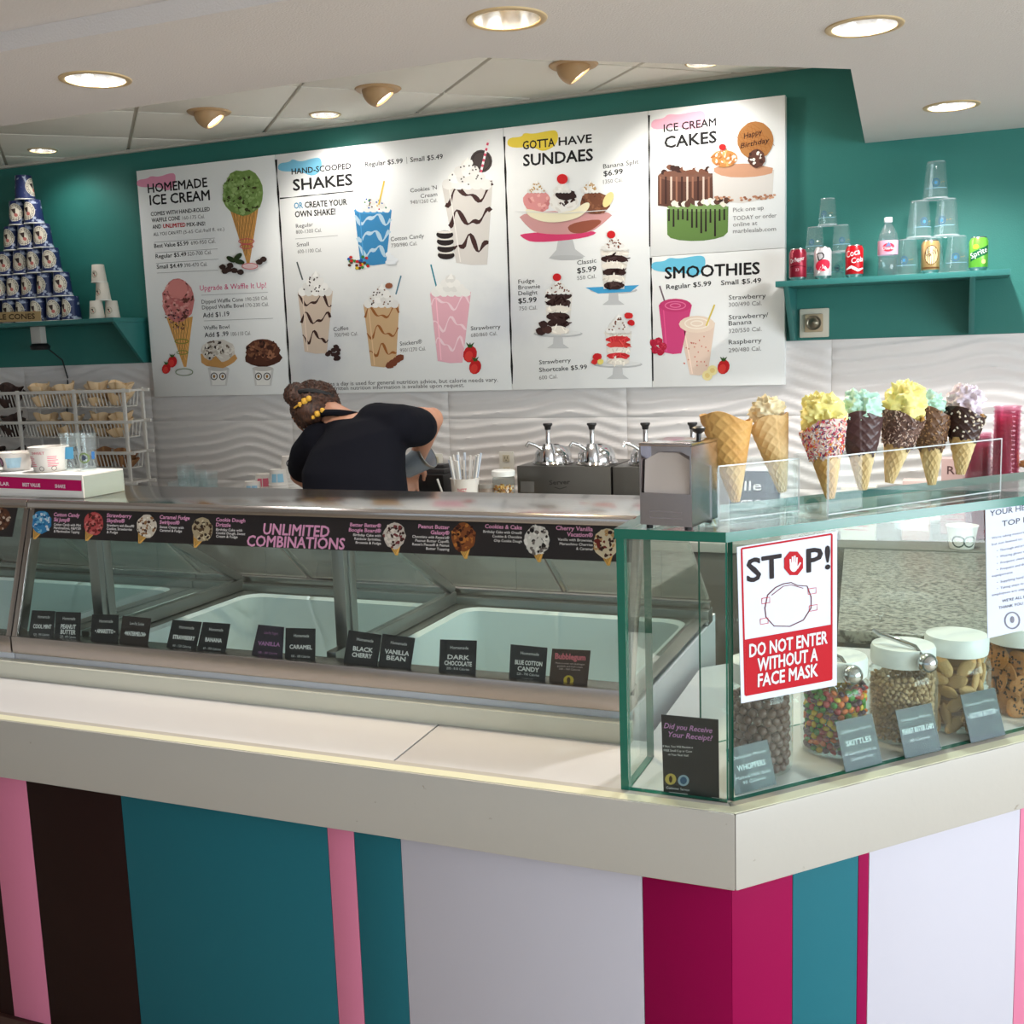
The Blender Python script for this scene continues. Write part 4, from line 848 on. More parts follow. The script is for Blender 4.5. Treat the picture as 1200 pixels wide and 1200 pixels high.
# malt and chip fillings behind the visible layer
mb = MB()
for p in ring_spots(jw[2]*.66, .008, jw[3]*.78, .02): mb.ball(p, .0095, 8, 5)
tag(mb.build('malt_ball_filling', MATS['malt_ball_chocolate'], jw[0], smooth=True, local=True), kind='stuff')
t, c, r, hb, h = jp; mb = MB()
for p in ring_spots(r*.97, .005, hb*.84, .0098, .3):
    mb.mat4 = Matrix.Translation(p) @ Matrix.Rotation(random.uniform(0, 3), 4, Vector((random.random(), random.random(), random.random())).normalized())
    g = random.randint(-16, 12); mb.lathe([(0, -.0026), (.0046, -.0022), (.0044, .0004), (.0018, .0032), (0, .0042)], (0, 0, 0), 7, 0, (186+g, 152+g, 112+g))
mb.mat4 = None
for p in ring_spots(r*.82, .005, hb*.82, .012, .3): mb.ball(p, .0062, 7, 5, 0, (178, 144, 104))
tag(mb.build('peanut_butter_chips', COLM, t, smooth=True, local=True), 'tan peanut butter chips', kind='stuff')
def cookie_mesh(nm, rad, thk, c0, c1, shape=0):
    m = MB(); n = 22
    def prof(a): return rad*(1 - (.26*abs(math.sin(a))**1.3 if shape else 0) + .03*math.sin(5*a)) * (1.22 if shape else 1)
    vs = []
    rows = [(0, thk), (.55, thk*.98), (.86, thk*.75), (1, .25*thk), (1, -.25*thk), (.86, -thk*.75), (.5, -thk), (0, -thk)]
    for f, z in rows: vs += [(prof(2*math.pi*j/n)*f*math.cos(2*math.pi*j/n), prof(2*math.pi*j/n)*f*math.sin(2*math.pi*j/n)*(.70 if shape else 1), z) for j in range(n)]
    m.add(vs, [(i*n+j, i*n+(j+1) % n, (i+1)*n+(j+1) % n, (i+1)*n+j) for i in range(len(rows)-1) for j in range(n)], 0, c0)
    if not shape:
        for i in range(14):
            a = random.uniform(0, 6.28); q = random.uniform(.1, .8)*rad
            for sgn in (1, -1): m.ball((q*math.cos(a+sgn), q*math.sin(a+sgn), sgn*thk*.9), rad*.11, 6, 4, 0, c1)
    return m.mesh(nm, [mat('baked_cookie', (255, 255, 255), .7, attr=True, bump=(300, .5))], smooth=True)
for (t, c, r, hb, h), nm, me, lab, grp, rad in ((jn, 'peanut_cookie', cookie_mesh('peanut_cookie', .020, .0055, (206, 162, 108), (150, 96, 60), 1), 'pale tan peanut shaped cookie in the jar behind the NUTTER BUTTER card', 'peanut cookies in the jar', .020),
                                       (jc, 'chocolate_chip_cookie', cookie_mesh('chocolate_chip_cookie', .0225, .005, (184, 118, 62), (66, 40, 28)), 'brown chocolate chip cookie in the jar behind the health notice', 'chocolate chip cookies in the jar', .0225)):
    z = rad*.75; lay = 0
    while z < hb*.86:
        n = 8
        for j in range(n):
            a = 2*math.pi*(j+.5*(lay % 2))/n+random.uniform(-.12, .12); rr = r*.97-.0125-random.random()*.004
            o = bpy.data.objects.new(nm, me); C.objects.link(o)
            o.matrix_world = Matrix.Translation(c+Vector((rr*math.cos(a), rr*math.sin(a), z+random.uniform(-.004, .004)))) @ Matrix.Rotation(a, 4, 'Z') @ Matrix.Rotation(R(90)+random.uniform(-.28, .28), 4, 'Y') @ Matrix.Rotation(random.uniform(-.7, .7), 4, 'X') @ Matrix.Rotation(random.uniform(0, 6), 4, 'Z')
            tag(o, lab, 'cookie', grp)
        z += rad*1.15; lay += 1
    mb = MB(); 
    for i in range(9): mb.lathe([(0, -.004), (r*.52, -.004), (r*.54, 0), (r*.52, .004), (0, .004)], (random.uniform(-.004, .004), random.uniform(-.004, .004), .012+i*hb*.092), 14, 0, (190, 140, 90) if nm[0] == 'p' else (150, 94, 50))
    tag(mb.build('cookie_filling', COLM, t, local=True), kind='stuff')
# chrome ball scoops leaning over the lids, bowls hanging in front
rt_ = Vector((CR.x, CR.y, 0)).normalized(); fd_ = Vector((_fw.x, _fw.y, 0)).normalized()
def scoop(j, sx, label):
    t_, c, r, hb, h = j; bowl = c+rt_*sx-fd_*(r*.92+.012)+Vector((0, 0, h-.018)); s = thing('candy_scoop', label, 'scoop', bowl)
    MB().ball((0, 0, 0), .019, 18, 12).build('bowl', CHROME, s, smooth=True, local=True)
    lip = -rt_*.012+fd_*.030+Vector((0, 0, .0235)); far = -rt_*.062+fd_*.085+Vector((0, 0, .036))
    MB().tube([lip*.45, lip, lip.lerp(far, .5)+Vector((0, 0, .001)), far, far-rt_*.012+fd_*.004+Vector((0, 0, .008))], .0045, 10, rs=[.004, .0045, .005, .005, .0035]).build('handle', CHROME, s, smooth=True, local=True)
scoop(jp, .020, 'chrome ball scoop hanging over the lid of the peanut butter chip jar')
scoop(js, .010, 'chrome ball scoop hanging over the lid of the rainbow candy jar')

# ---- acrylic name cards in front of the jars
CARDT = mat('slate_name_card', (28, 44, 52), .5, var=(30, (42, 64, 70), .4, .7)); ACR = glassmat('clear_acrylic', (249, 252, 252), .35)
for q, rows, lab in (([(853, 878), (900, 866), (910, 919), (862, 932)], ['Delicious Mix-In', 'WHOPPERS', 'Malted Milk Balls', '90 Calories'], 'WHOPPERS'), ([(979, 846), (1022, 838), (1034, 894), (991, 905)], ['Delicious Mix-In', 'SKITTLES', '60 Calories/Half fl. oz.', 'Contains Soy'], 'SKITTLES'),
                     ([(1048, 833), (1091, 825), (1103, 879), (1061, 889)], ['Delicious Mix-In', 'PEANUT BUTTER CHIPS', '80 Calories', ''], 'PEANUT BUTTER CHIPS'), ([(1124, 815), (1166, 808), (1178, 861), (1138, 871)], ['Delicious Mix-In', '• NUTTER BUTTER •', '', ''], 'NUTTER BUTTER')):
    b0 = onz(*q[3], ZB); b1 = onz(*q[2], ZB); u = (b1-b0).normalized(); nrm = Vector((u.y, -u.x, 0)); tilt = (nrm*math.cos(R(18)) + Vector((0, 0, math.sin(R(18))))).normalized()
    pl = Plane(b0, tilt, u); wd_ = (b1-b0).length; ht = (onp(*q[0], b0, tilt)-b0).length
    t = thing('name_card', f'small slate card lettered {lab} in a clear stand before the jars', 'sign', (b0+b1)/2, 'name cards in the display case')
    MB().prism([pl.to3(0, 0, 0), pl.to3(wd_, 0, 0), pl.to3(wd_, ht, 0), pl.to3(0, ht, 0)], pl.N*-.0012).build('card', CARDT, t)
    MB().prism([pl.to3(-.001, 0, .0006), pl.to3(wd_+.001, 0, .0006), pl.to3(wd_+.001, ht+.001, .0006), pl.to3(-.001, ht+.001, .0006)], pl.N*.0012).build('clear_front', glassmat('card_sleeve', (250, 252, 252), .12), t)
    MB().prism([b0, b1, b1-nrm*.012, b0-nrm*.012], (0, 0, .0012)).build('foot', ACR, t)
    k = Ink(Flat(b0, tilt, u), .0003, .00002)
    for i, s_ in enumerate(rows):
        if s_: w_ = min(.86, len(s_)*(.085 if i == 1 else .05)); k.text(s_, wd_*(.5-w_/2), ht*(.74-.26*i if i < 2 else .30-.12*(i-2)), wd_*(.5+w_/2), ht*(.74-.26*i if i < 2 else .30-.12*(i-2)), .0095 if i == 1 else .0055, (196, 210, 212), .02 if i == 1 else .004)
    k.build('lettering', t)

# ================================================================== ON TOP OF THE GLASS CASE
# napkin dispenser
p0 = onz(811, 623, ZT); nd = thing('napkin_dispenser', 'chrome tabletop napkin dispenser standing on the glass case top', 'napkin dispenser', (p0.x, p0.y, ZT), rotz=R(-10))
NW, ND, NH = .094, .112, .140; NCH = mat('dispenser_chrome', (206, 200, 204), .16, 1.0)
b = MB(); z0 = .007
b.box((-NW, 0, z0), (-NW+.003, ND, NH)); b.box((-.003, 0, z0), (0, ND, NH)); b.box((-NW, ND-.003, z0), (0, ND, NH)); b.box((-NW, .002, z0), (0, ND, z0+.004))
b.build('shell', NCH, nd, local=True)
MB().prism([(-NW-.001, -.002, NH), (.001, -.002, NH), (.001, ND+.002, NH), (-NW-.001, ND+.002, NH)], (0, 0, .006)).build('lid', NCH, nd, bevel=.003, local=True)
MB().box((-NW+.003, .0, z0), (-.003, .004, NH*.44)).build('lower_plate', NCH, nd, local=True)
MB().box((-NW+.003, .020, NH*.40), (-.003, .024, NH)).build('recess', NCH, nd, local=True)
m = MB(); m.prism([(-NW+.006, .004, NH*.44), (-.006, .004, NH*.44), (-.006, .010, NH*.83), (-.03, .012, NH*.92), (-NW+.03, .012, NH*.92), (-NW+.006, .010, NH*.83)], (0, .010, 0)); m.build('napkin', mat('paper_napkin', (206, 196, 190), .8), nd, local=True)
k = Ink(Flat((0, 0, 0), (0, -1, 0), (1, 0, 0)), .0002, .00003); k.line([(-NW+.018, .020), (-.018, .020), (-.018, .031), (-NW+.018, .031), (-NW+.018, .020)], .0008, (150, 142, 150)); k.build('plate_mark', nd, True)
for x in (-NW+.012, -.012):
    for y in (.012, ND-.012): MB().lathe([(.006, 0), (.006, .0075)], (x, y, 0), 10).build('foot', mat('rubber_foot', (30, 30, 30), .7), nd, local=True)
MB().lathe([(.004, .0), (.004, .010), (.010, .014), (.012, .020), (.007, .023), (0, .023)], (-NW*.22, ND*.72, NH+.005), 14).build('knob', mat('black_knob', (28, 27, 28), .4), nd, smooth=40, local=True)

# clear acrylic cone stands
def stand(s0, t0, s1, t1, dep, h, label):
    a = dc(s0, t0, ZT); b = dc(s1, t1, ZT); u = (b-a).normalized(); v = Vector((-u.y, u.x, 0)); L_ = (b-a).length
    t = thing('cone_stand', label, 'stand', a)
    def bx(n, x0, x1, y0, y1, z0, z1): MB().prism([a+u*x+v*y+Vector((0, 0, z0)) for x, y in ((x0, y0), (x1, y0), (x1, y1), (x0, y1))], (0, 0, z1-z0)).build(n, ACR, t)
    th = .004
    bx('front_panel', 0, L_, 0, th, .0005, h-th); bx('end_panel', 0, th, th, dep, .0005, h-th); bx('end_panel', L_-th, L_, th, dep, .0005, h-th); bx('top_panel', 0, L_, 0, dep, h-th, h); bx('base_panel', th, L_-th, th, dep, .0005, th)
    ed = MB()
    for z in (.004, h): ed.bar(a+Vector((0, 0, z)), b+Vector((0, 0, z)), .0022, .0022)
    for p in (a, b): ed.bar(p, p+Vector((0, 0, h)), .0022, .0022)
    ed.build('polished_edge', glassmat('acrylic_edge', (250, 252, 252), 1, .1, .55, (238, 244, 246)), t)
    return a, u, v, L_
sA = stand(.045, .080, .222, .085, .085, .098, 'short clear acrylic cone stand beside the napkin dispenser')
sB = stand(.232, .020, .690, .055, .085, .105, 'long clear acrylic cone stand holding the cones with coloured tissue')
WC = [(206, 158, 92), (222, 178, 112), (186, 136, 72)]
def cone3(tip, rim, r, label, coat=None, coatcol=None, bits=None, tissue=None, tsz=.038, twist=0, pale=0):
    ax = (rim-tip); L_ = ax.length; ax.normalize(); t = thing('waffle_cone', label, 'ice cream cone', tip)
    q = Vector((0, 0, 1)).rotation_difference(ax).to_matrix().to_4x4()
    n, m = 110, 72; mb = MB(); mb.mat4 = q
    def pt(i, j, extra=0):
        a = 2*math.pi*j/n; f = i/m; lip = 1+.10*math.cos(a+twist)+.03*math.sin(3*a); z = L_*f*(1+(lip-1)*f)
        rr = .006+(r-.006)*(f**.92)
        la = min(abs(((a*6/math.pi+f*9) % 1)-.5), abs(((a*6/math.pi-f*9) % 1)-.5)); rd = max(0, 1-la*5)*0
        g1 = abs(((a*5/math.pi + f*8) % 1)-.5)*2; g2 = abs(((a*5/math.pi - f*8) % 1)-.5)*2; ridge = max(0, (max(g1, g2)-.62)/.38)
        spiral = .0025*((a+twist) % (2*math.pi))/(2*math.pi)*(f)
        rr += .0019*ridge+spiral+extra
        return Vector((rr*math.cos(a), rr*math.sin(a), z)), ridge
    vs = []; rg = []
    for i in range(m+1):
        for j in range(n): p, g = pt(i, j); vs.append(p); rg.append(g)
    base = len(mb.v)
    mb.v += [q @ v for v in vs]
    for i in range(m):
        for j in range(n):
            f = [i*n+j, i*n+(j+1) % n, (i+1)*n+(j+1) % n, (i+1)*n+j]; g = sum(rg[x] for x in f)/4
            lo, hi = ((188, 130, 62), (228, 184, 112)) if not pale else ((206, 162, 100), (240, 210, 158))
            mb.f.append(f); mb.m.append(0); g = min(1, max(0, .62+.5*noise.noise(Vector((math.cos(2*math.pi*j/n)*1.3, math.sin(2*math.pi*j/n)*1.3, i/m*3+r*90))))); mb.c.append(tuple(lo[x]+(hi[x]-lo[x])*g for x in range(3)))   # uneven baking, unrelated to the lattice
    # inner wall
    b0 = len(mb.v)
    for i in (m, int(m*.45)):
        for j in range(n): p, g = pt(i, j, -.003); mb.v.append(q @ p)
    for j in range(n):
        mb.f.append([m*n+j, m*n+(j+1) % n, b0+(j+1) % n, b0+j]); mb.m.append(0); mb.c.append((206, 158, 92))
        mb.f.append([b0+j, b0+(j+1) % n, b0+n+(j+1) % n, b0+n+j]); mb.m.append(0); mb.c.append((214, 166, 100))
    mb.mat4 = None
    mb.build('cone', WAFFLE, t, smooth=70, local=True)
    if coat is not None:
        c_ = MB(); i0 = int(m*coat); cv = []
        for i in range(i0, m+1):
            for j in range(n):
                ii = i if i > i0 else i0+2.2*math.sin(j*.36)+1.3*math.sin(j*.92); p, g = pt(ii, j, .0022); cv.append(q @ p)
        for i in (m,):
            for j in range(n): p, g = pt(i, j, -.0045); cv.append(q @ (p-Vector((0, 0, .004))))
        k_ = m-i0+2
        c_.add(cv, [(i*n+j, i*n+(j+1) % n, (i+1)*n+(j+1) % n, (i+1)*n+j) for i in range(k_-1) for j in range(n)]); c_.build('dipped_coating', mat('coat_%d' % sum(coatcol), coatcol, .38, bump=(120, .25)), t, smooth=60, local=True)
        if bits:
            s_ = MB(); cnt, cl, bl_, br = bits
            for _ in range(cnt):
                i = random.uniform(i0+1, m); j = random.uniform(0, n); p, g = pt(i, j, .0032); p = q @ p; d = Vector((random.uniform(-1, 1), random.uniform(-1, 1), random.uniform(-1, 1))).normalized()
                o = (q @ Vector((math.cos(2*math.pi*j/n), math.sin(2*math.pi*j/n), 0))); d = (d-o*d.dot(o)).normalized()
                s_.tube([p-d*bl_, p+d*bl_], br, 5, 0, random.choice(cl))
            tag(s_.build('sprinkles', COLM, t, local=True), kind='stuff')
    if tissue:
        s_ = MB(); cen = ax*(L_+tsz*.42); sd = random.uniform(0, 50)
        def fn(d):
            p = d*1.7+Vector((sd, 0, 0)); nn = noise.noise(p*1.6); r1 = 1-abs(noise.noise(p*1.9+Vector((5, 1, 2))))*1.5; r2 = 1-abs(noise.noise(p*4.1+Vector((1, 7, 3))))*1.4
            r3 = 1-abs(noise.noise(p*1.1+Vector((9, 2, 4))))*1.7; return .70+.24*nn+.22*r1*abs(r1)+.05*r2+.14*r3*abs(r3)
        s_.ball(cen, tsz, 56, 40, fn=fn, sc=(1, 1, .98)); s_.build('tissue', tissue, t, smooth=65, local=True)
    return t
def tmat(name, c):
    m = mat(name, c, .55); b = m.node_tree.nodes['Principled BSDF']; b.inputs['Subsurface Weight'].default_value = .25; b.inputs['Subsurface Radius'].default_value = (.02, .02, .02); b.inputs['Subsurface Scale'].default_value = .3; return m
YEL = tmat('yellow_tissue', (250, 238, 150)); MINT = tmat('mint_tissue', (190, 230, 212)); LIL = tmat('lilac_tissue', (222, 208, 220)); CRT = tmat('cream_tissue', (240, 226, 186))
def conepx(tp, rp_, tt, r, *a, **kw):
    P = dc(0, tt, 0); return cone3(onp(*tp, P, NI), onp(*rp_, P, NI), r, *a, **kw)
conepx((862, 588), (851, 489), .118, .043, 'plain empty waffle cone in the short clear stand', twist=2.2)
conepx((917, 576), (901, 492), .122, .034, 'pale waffle cone lined with cream tissue in the short clear stand', tissue=CRT, tsz=.032, twist=1.0, pale=1)
RB = [(214, 60, 70), (240, 236, 230), (240, 236, 230), (226, 150, 60), (96, 60, 110), (220, 120, 150)]
conepx((973, 584), (965, 496), .060, .037, 'waffle cone with rainbow sprinkles and yellow tissue', coat=.56, coatcol=(226, 196, 184), bits=(900, RB, .0028, .0010), tissue=YEL, tsz=.040, twist=.5)
conepx((1011, 574), (1009, 490), .066, .035, 'chocolate dipped waffle cone with mint green tissue', coat=.50, coatcol=(74, 48, 48), tissue=MINT, tsz=.038, twist=1.5, pale=1)
conepx((1042, 566), (1059, 482), .070, .036, 'waffle cone in chocolate and pale crumb coating with yellow tissue', coat=.52, coatcol=(104, 76, 66), bits=(520, [(150, 116, 100), (206, 180, 164), (84, 58, 50)], .0022, .0010), tissue=YEL, tsz=.040, twist=4.0, pale=1)
conepx((1092, 568), (1090, 484), .112, .033, 'waffle cone in brown crumb coating with a little mint green tissue', coat=.50, coatcol=(112, 80, 58), bits=(420, [(140, 100, 66), (90, 62, 46), (176, 136, 96)], .0020, .0011), tissue=MINT, tsz=.030, twist=2.0, pale=1)
conepx((1126, 556), (1130, 480), .082, .036, 'dark chocolate dipped waffle cone with white nuts and lilac tissue', coat=.56, coatcol=(58, 34, 30), bits=(60, [(232, 224, 208), (222, 206, 184)], .0022, .0017), tissue=LIL, tsz=.036, twist=3.0, pale=1)

# ================================================================== WALL SHELVES
SZ = 1.925; SY = 4.41
def shelf(x0, x1, brs, label):
    t = thing('wall_shelf', label, 'shelf', ((x0+x1)/2, W, SZ)); MB().box((x0, SY, SZ-.022), (x1, W-.001, SZ)).build('board', TEAL, t, bevel=.002)
    for x, zb_ in brs: MB().prism([(x, SY+.012, SZ-.022), (x, W-.001, SZ-.022), (x, W-.001, zb_), (x, W-.05, zb_)], (.02, 0, 0)).build('bracket', TEAL, t, bevel=.0015)
    return t
shelf(-5.6, -3.955, [(-3.977, 1.697), (-5.1, 1.697)], 'teal wall shelf carrying the pyramid of blue cups')
shelf(-.700, .130, [(-.672, 1.697), (-.005, 1.700)], 'teal wall shelf carrying soda cans and clear cups')

# ---- pyramid of blue paper cups, upside down
NAVY = mat('blue_swirl_cup', (34, 46, 92), .4, var=(30, (176, 184, 204), .57, .62)); RIMW = mat('paper_cup_rim', (222, 218, 208), .5); CUPW = mat('white_paper_cup', (216, 206, 192), .5)
def cup_mesh(nm, r0, r1, h, body, rim, n=28):     # mouth down: r0 at the foot (mouth), r1 at the top (base)
    m = MB(); m.lathe([(r0*.94, .002), (r0*1.04, 0), (r0*1.06, .003), (r0*1.03, .006), (r0, .006)], n=n, mi=1); m.lathe([(r0, .006), (r1, h-.001), (r1*.96, h)], n=n, mi=0); m.lathe([(r1*.96, h), (r1*.92, h-.004), (0, h-.004)], n=n, mi=1); return m.mesh(nm, [body, rim], smooth=45)
CH_, CR0, CR1 = .1255, .0505, .040
bcm = cup_mesh('paper_cup', CR0, CR1, CH_, NAVY, RIMW)
def cup_logo(c, r, tp, a0, zc, rad, dark=False):
    k = Ink(Cyl((0, 0, 0), r, a0, tp), .0004, .00004)
    k.ell(0, zc, rad, rad, (222, 212, 192), n=24); k.ring(0, zc, rad*.86, rad*.86, rad*.06, (120, 108, 96), 20); k.ring(0, zc, rad*.66, rad*.66, rad*.05, (120, 108, 96), 20)
    for i in range(14): a = 2*math.pi*i/14; k.line([(rad*.72*math.cos(a), zc+rad*.72*math.sin(a)), (rad*.82*math.cos(a), zc+rad*.82*math.sin(a))], rad*.07, (96, 84, 76))
    k.poly([(-rad*.5, zc+rad*.36), (rad*.14, zc+rad*.44), (rad*.10, zc-rad*.34)], (70, 56, 52)); k.ell(rad*.16, zc-rad*.30, rad*.24, rad*.2, (188, 108, 100), n=10, wob=.1); return k
lg = cup_logo(None, CR0, -(CR0-CR1)/CH_, -math.pi/2-.35, CH_*.52, .046).mb.mesh('cup_logo', [INK], smooth=False)
CY = 4.535
ordn = ['end', 'second', 'third', 'fourth', 'fifth', 'sixth']; rowlab = ['bottom', 'second', 'third', 'fourth', 'fifth', 'top']
PITCH = .1045
xr = ony(83, 360, CY).x
for ri in range(6):
    n = 6-ri; 
    base_right = xr - ri*PITCH*.47
    for j in range(n):
        x = base_right - j*PITCH
        t = thing('paper_cup', (f'blue swirl paper cup alone on top of the shelf pyramid' if ri == 5 else f'blue paper cup, {rowlab[ri]} row of the pyramid, {ordn[j]} from the small white cups'), 'cup', (x, CY+random.uniform(-.006, .006), SZ+.0005+ri*(CH_+.0004)), 'blue paper cups stacked in a pyramid', rotz=R(26)+random.uniform(-.35, .35)+(1.4 if ri == 5 else 0))
        b = bpy.data.objects.new('cup_body', bcm); C.objects.link(b); b.parent = t
        l = bpy.data.objects.new('cup_logo', lg); C.objects.link(l); l.parent = t
# small white cups beside it
wcm = cup_mesh('small_paper_cup', .038, .030, .091, CUPW, RIMW); wl = cup_logo(None, .038, -.008/.091, -math.pi/2, .042, .020).mb.mesh('cup_logo', [INK], smooth=False)
for px_, row, y in ((113, 0, 4.50), (131, 0, 4.56), (122, 1, 4.53), (119, 2, 4.53)):
    x = ony(px_, 360, y).x
    t = thing('small_paper_cup', f'small white paper cup, {("bottom", "middle", "top")[row]} of the short stack{", away from the blue cups" if px_ == 131 else ", beside the blue cups" if row == 0 else ""}', 'cup', (x, y, SZ+.0005+row*.0914), 'small white cups on the shelf', rotz=R(20)+random.uniform(-.5, .5))
    for nm, me in (('cup_body', wcm), ('cup_logo', wl)): b = bpy.data.objects.new(nm, me); C.objects.link(b); b.parent = t
# tape strip on shelf edge with lettering
kp = Plane((0, SY-.006, 0), (0, -1, 0), (1, 0, 0)); q = [(-40, 367), (47, 364.5), (47.5, 376), (-40, 379)]
w3 = [kp.to3(*kp.p(*a), 0) for a in q]; t = thing('shelf_label', 'tan label strip reading WAFFLE CONES on the shelf edge', 'label', w3[0]); mb = MB().prism([w3[0], w3[1], w3[2], w3[3]], (0, .0058, 0)); mb.build('strip', mat('tan_label', (176, 148, 100), .5), t)
k = Ink(kp, .0004); k.text('WAFFLE CONES', -26, 375.2, 41, 373.5, 6, (70, 54, 40), .02); k.build('lettering', t)
# small monitor box with cable under the shelf
t = thing('sensor_box', 'small white and black sensor box under the teal shelf with a hanging cable', 'device', ony(45, 380, 4.52)); p = ony(45, 392, 4.52)
MB().box((p.x-.034, 4.50, SZ-.115), (p.x+.034, 4.54, SZ-.0222)).build('white_body', mat('device_white', (190, 186, 178), .5), t, bevel=.003)
MB().lathe([(0, 0), (.046, .002), (.052, .02), (.04, .035), (0, .036)], (p.x+.004, 4.52, SZ-.145), 18).build('black_base', mat('device_black', (24, 24, 26), .4), t, smooth=40)
MB().tube([(p.x+.03, 4.55, SZ-.14), (p.x+.05, 4.62, SZ-.2), (p.x+.05, 4.648, SZ-.30), (p.x+.03, 4.642, SZ-.46), (p.x+.0, 4.636, SZ-.8)], .004, 8).build('cable', MATS['device_black'], t, smooth=True)

# ---- right shelf: cans, bottle, clear cups
CLEAR = glassmat('clear_plastic_cup', (249, 252, 252), .9, .03, .05)
CLRIM = glassmat('clear_cup_rim', (236, 244, 244), 1.4, .05, .30)
def clear_cup_mesh(nm, r0, r1, h, n=28): return cup_mesh(nm, r0, r1, h, CLEAR, CLRIM, n)
ALUM = mat('can_aluminium', (196, 196, 198), .22, 1.0)
def can(px_, y, nm, body, label, draw):
    x = ony(px_, 320, y).x; t = thing('soda_can', label, 'can', (x, y, SZ+.0005), rotz=0)
    MB().lathe([(0, .004), (.024, 0), (.0265, .003), (.033, .013), (.033, .106), (.0275, .118), (.0268, .122), (.0255, .119), (0, .119)], n=32, mis=[1, 1, 1, 0, 0, 1, 1, 1]).build('body', [mat('can_'+nm, body, .28, .35), ALUM], t, smooth=40, local=True)
    MB().prism([(-.004, -.008, .1195), (.004, -.008, .1195), (.005, .008, .1195), (-.005, .008, .1195)], (0, 0, .0015)).build('pull_tab', ALUM, t, local=True)
    k = Ink(Cyl((0, 0, 0), .0331, -math.pi/2+R(8)), .0007, .00004); draw(k); k.build('can_print', t, True)
WH = (238, 236, 236)
def d1(k):
    k.text('Dr Pepper', -.030, .066, .026, .078, .016, WH, .02, .4); k.line([(-.034, .052), (0, .058), (.034, .050)], .003, (90, 10, 20)); k.text('23', -.010, .036, .004, .036, .010, (210, 160, 170), .01)
def d2(k):
    k.ell(0, .052, .030, .022, (190, 34, 60), .2); k.text('D', -.016, .068, .010, .078, .030, (30, 30, 34), .04, .3); k.line([(-.02, .02), (0, .05), (.02, .03)], [.004, .012, .004], (240, 236, 236))
def d3(k):
    k.text('Coca', -.034, .074, .020, .086, .024, WH, .015, .5); k.text('Cola', -.012, .052, .036, .060, .020, WH, .015, .5); k.line([(-.036, .030), (-.012, .040), (.012, .026), (.036, .034)], [.003, .010, .010, .003], WH)
def d4(k):
    k.ell(0, .066, .026, .036, (92, 62, 34)); k.ell(0, .066, .023, .033, (226, 206, 160)); k.text('A&W', -.021, .056, .021, .070, .022, (66, 36, 24), .035); k.line([(-.034, .02), (.034, .02)], .006, (92, 62, 34))
def d5(k):
    k.poly([(-.034, .034), (.034, .062), (.034, .092), (-.034, .064)], (30, 96, 60)); k.text('Sprite', -.030, .044, .030, .068, .020, WH, .03); k.ell(-.014, .086, .010, .008, (240, 214, 60)); k.ell(.014, .032, .008, .008, (240, 236, 130))
can(935, 4.475, 'maroon', (136, 20, 44), 'maroon soda can with white lettering on the shelf', d1)
can(964, 4.475, 'white', (206, 202, 204), 'white and red diet soda can with a big D on the shelf', d2)
can(1001, 4.475, 'red', (190, 16, 28), 'red cola can with white script on the shelf', d3)
can(1090, 4.475, 'tan', (168, 140, 92), 'tan and brown root beer can on the shelf', d4)
can(1146, 4.475, 'green', (112, 190, 66), 'bright green lemon-lime soda can on the shelf', d5)
x = ony(1040, 320, 4.48).x; t = thing('water_bottle', 'clear plastic water bottle with a pink and red label on the shelf', 'bottle', (x, 4.48, SZ+.0005))
MB().lathe([(0, .004), (.030, 0), (.036, .008), (.036, .060), (.034, .064), (.036, .068), (.036, .135), (.033, .155), (.020, .182), (.013, .192), (.013, .198)], n=30).build('bottle_body', glassmat('bottle_plastic', (226, 236, 238), 1.3, .03, .05), t, smooth=50, local=True)
MB().lathe([(.0145, .198), (.0150, .200), (.0150, .213), (.013, .216), (0, .216)], n=24).build('cap', mat('bottle_cap', (232, 234, 236), .4), t, smooth=40, local=True)
MB().lathe([(.0365, .078), (.0368, .080), (.0368, .128), (.0365, .130)], n=30).build('label', mat('bottle_label', (196, 150, 170), .4), t, smooth=40, local=True)
k = Ink(Cyl((0, 0, 0), .0372, -math.pi/2+R(8)), .0007, .00004); k.ell(0, .104, .022, .016, (186, 40, 60)); k.poly([(-.014, .106), (0, .124), (.012, .106)], (90, 110, 150)); k.text('Ozarka', -.022, .096, .022, .096, .011, WH, .02); k.build('label_print', t, True)
cA = clear_cup_mesh('clear_cup', .036, .029, .104); cB = clear_cup_mesh('clear_cup', .046, .034, .138)
def cupprint(r0, r1, h, c): 
    k = Ink(Cyl((0, 0, 0), r0, -math.pi/2, -(r0-r1)/h), .0004, .00004); k.ring(-.004, h*.42, h*.10, h*.10, .0025, (50, 96, 140), 16); k.ell(-.004, h*.42, h*.05, h*.05, c, n=8); k.text('•• •••', .016, h*.40, .034, h*.42, .006, (180, 150, 70)); k.line([(-.045, h*.28), (.045, h*.28)], .0015, (140, 190, 214)); return k.mb.mesh('cup_print', [INK], smooth=False)
pA = cupprint(.036, .029, .104, (90, 120, 150)); pB = cupprint(.046, .034, .138, (70, 130, 170))
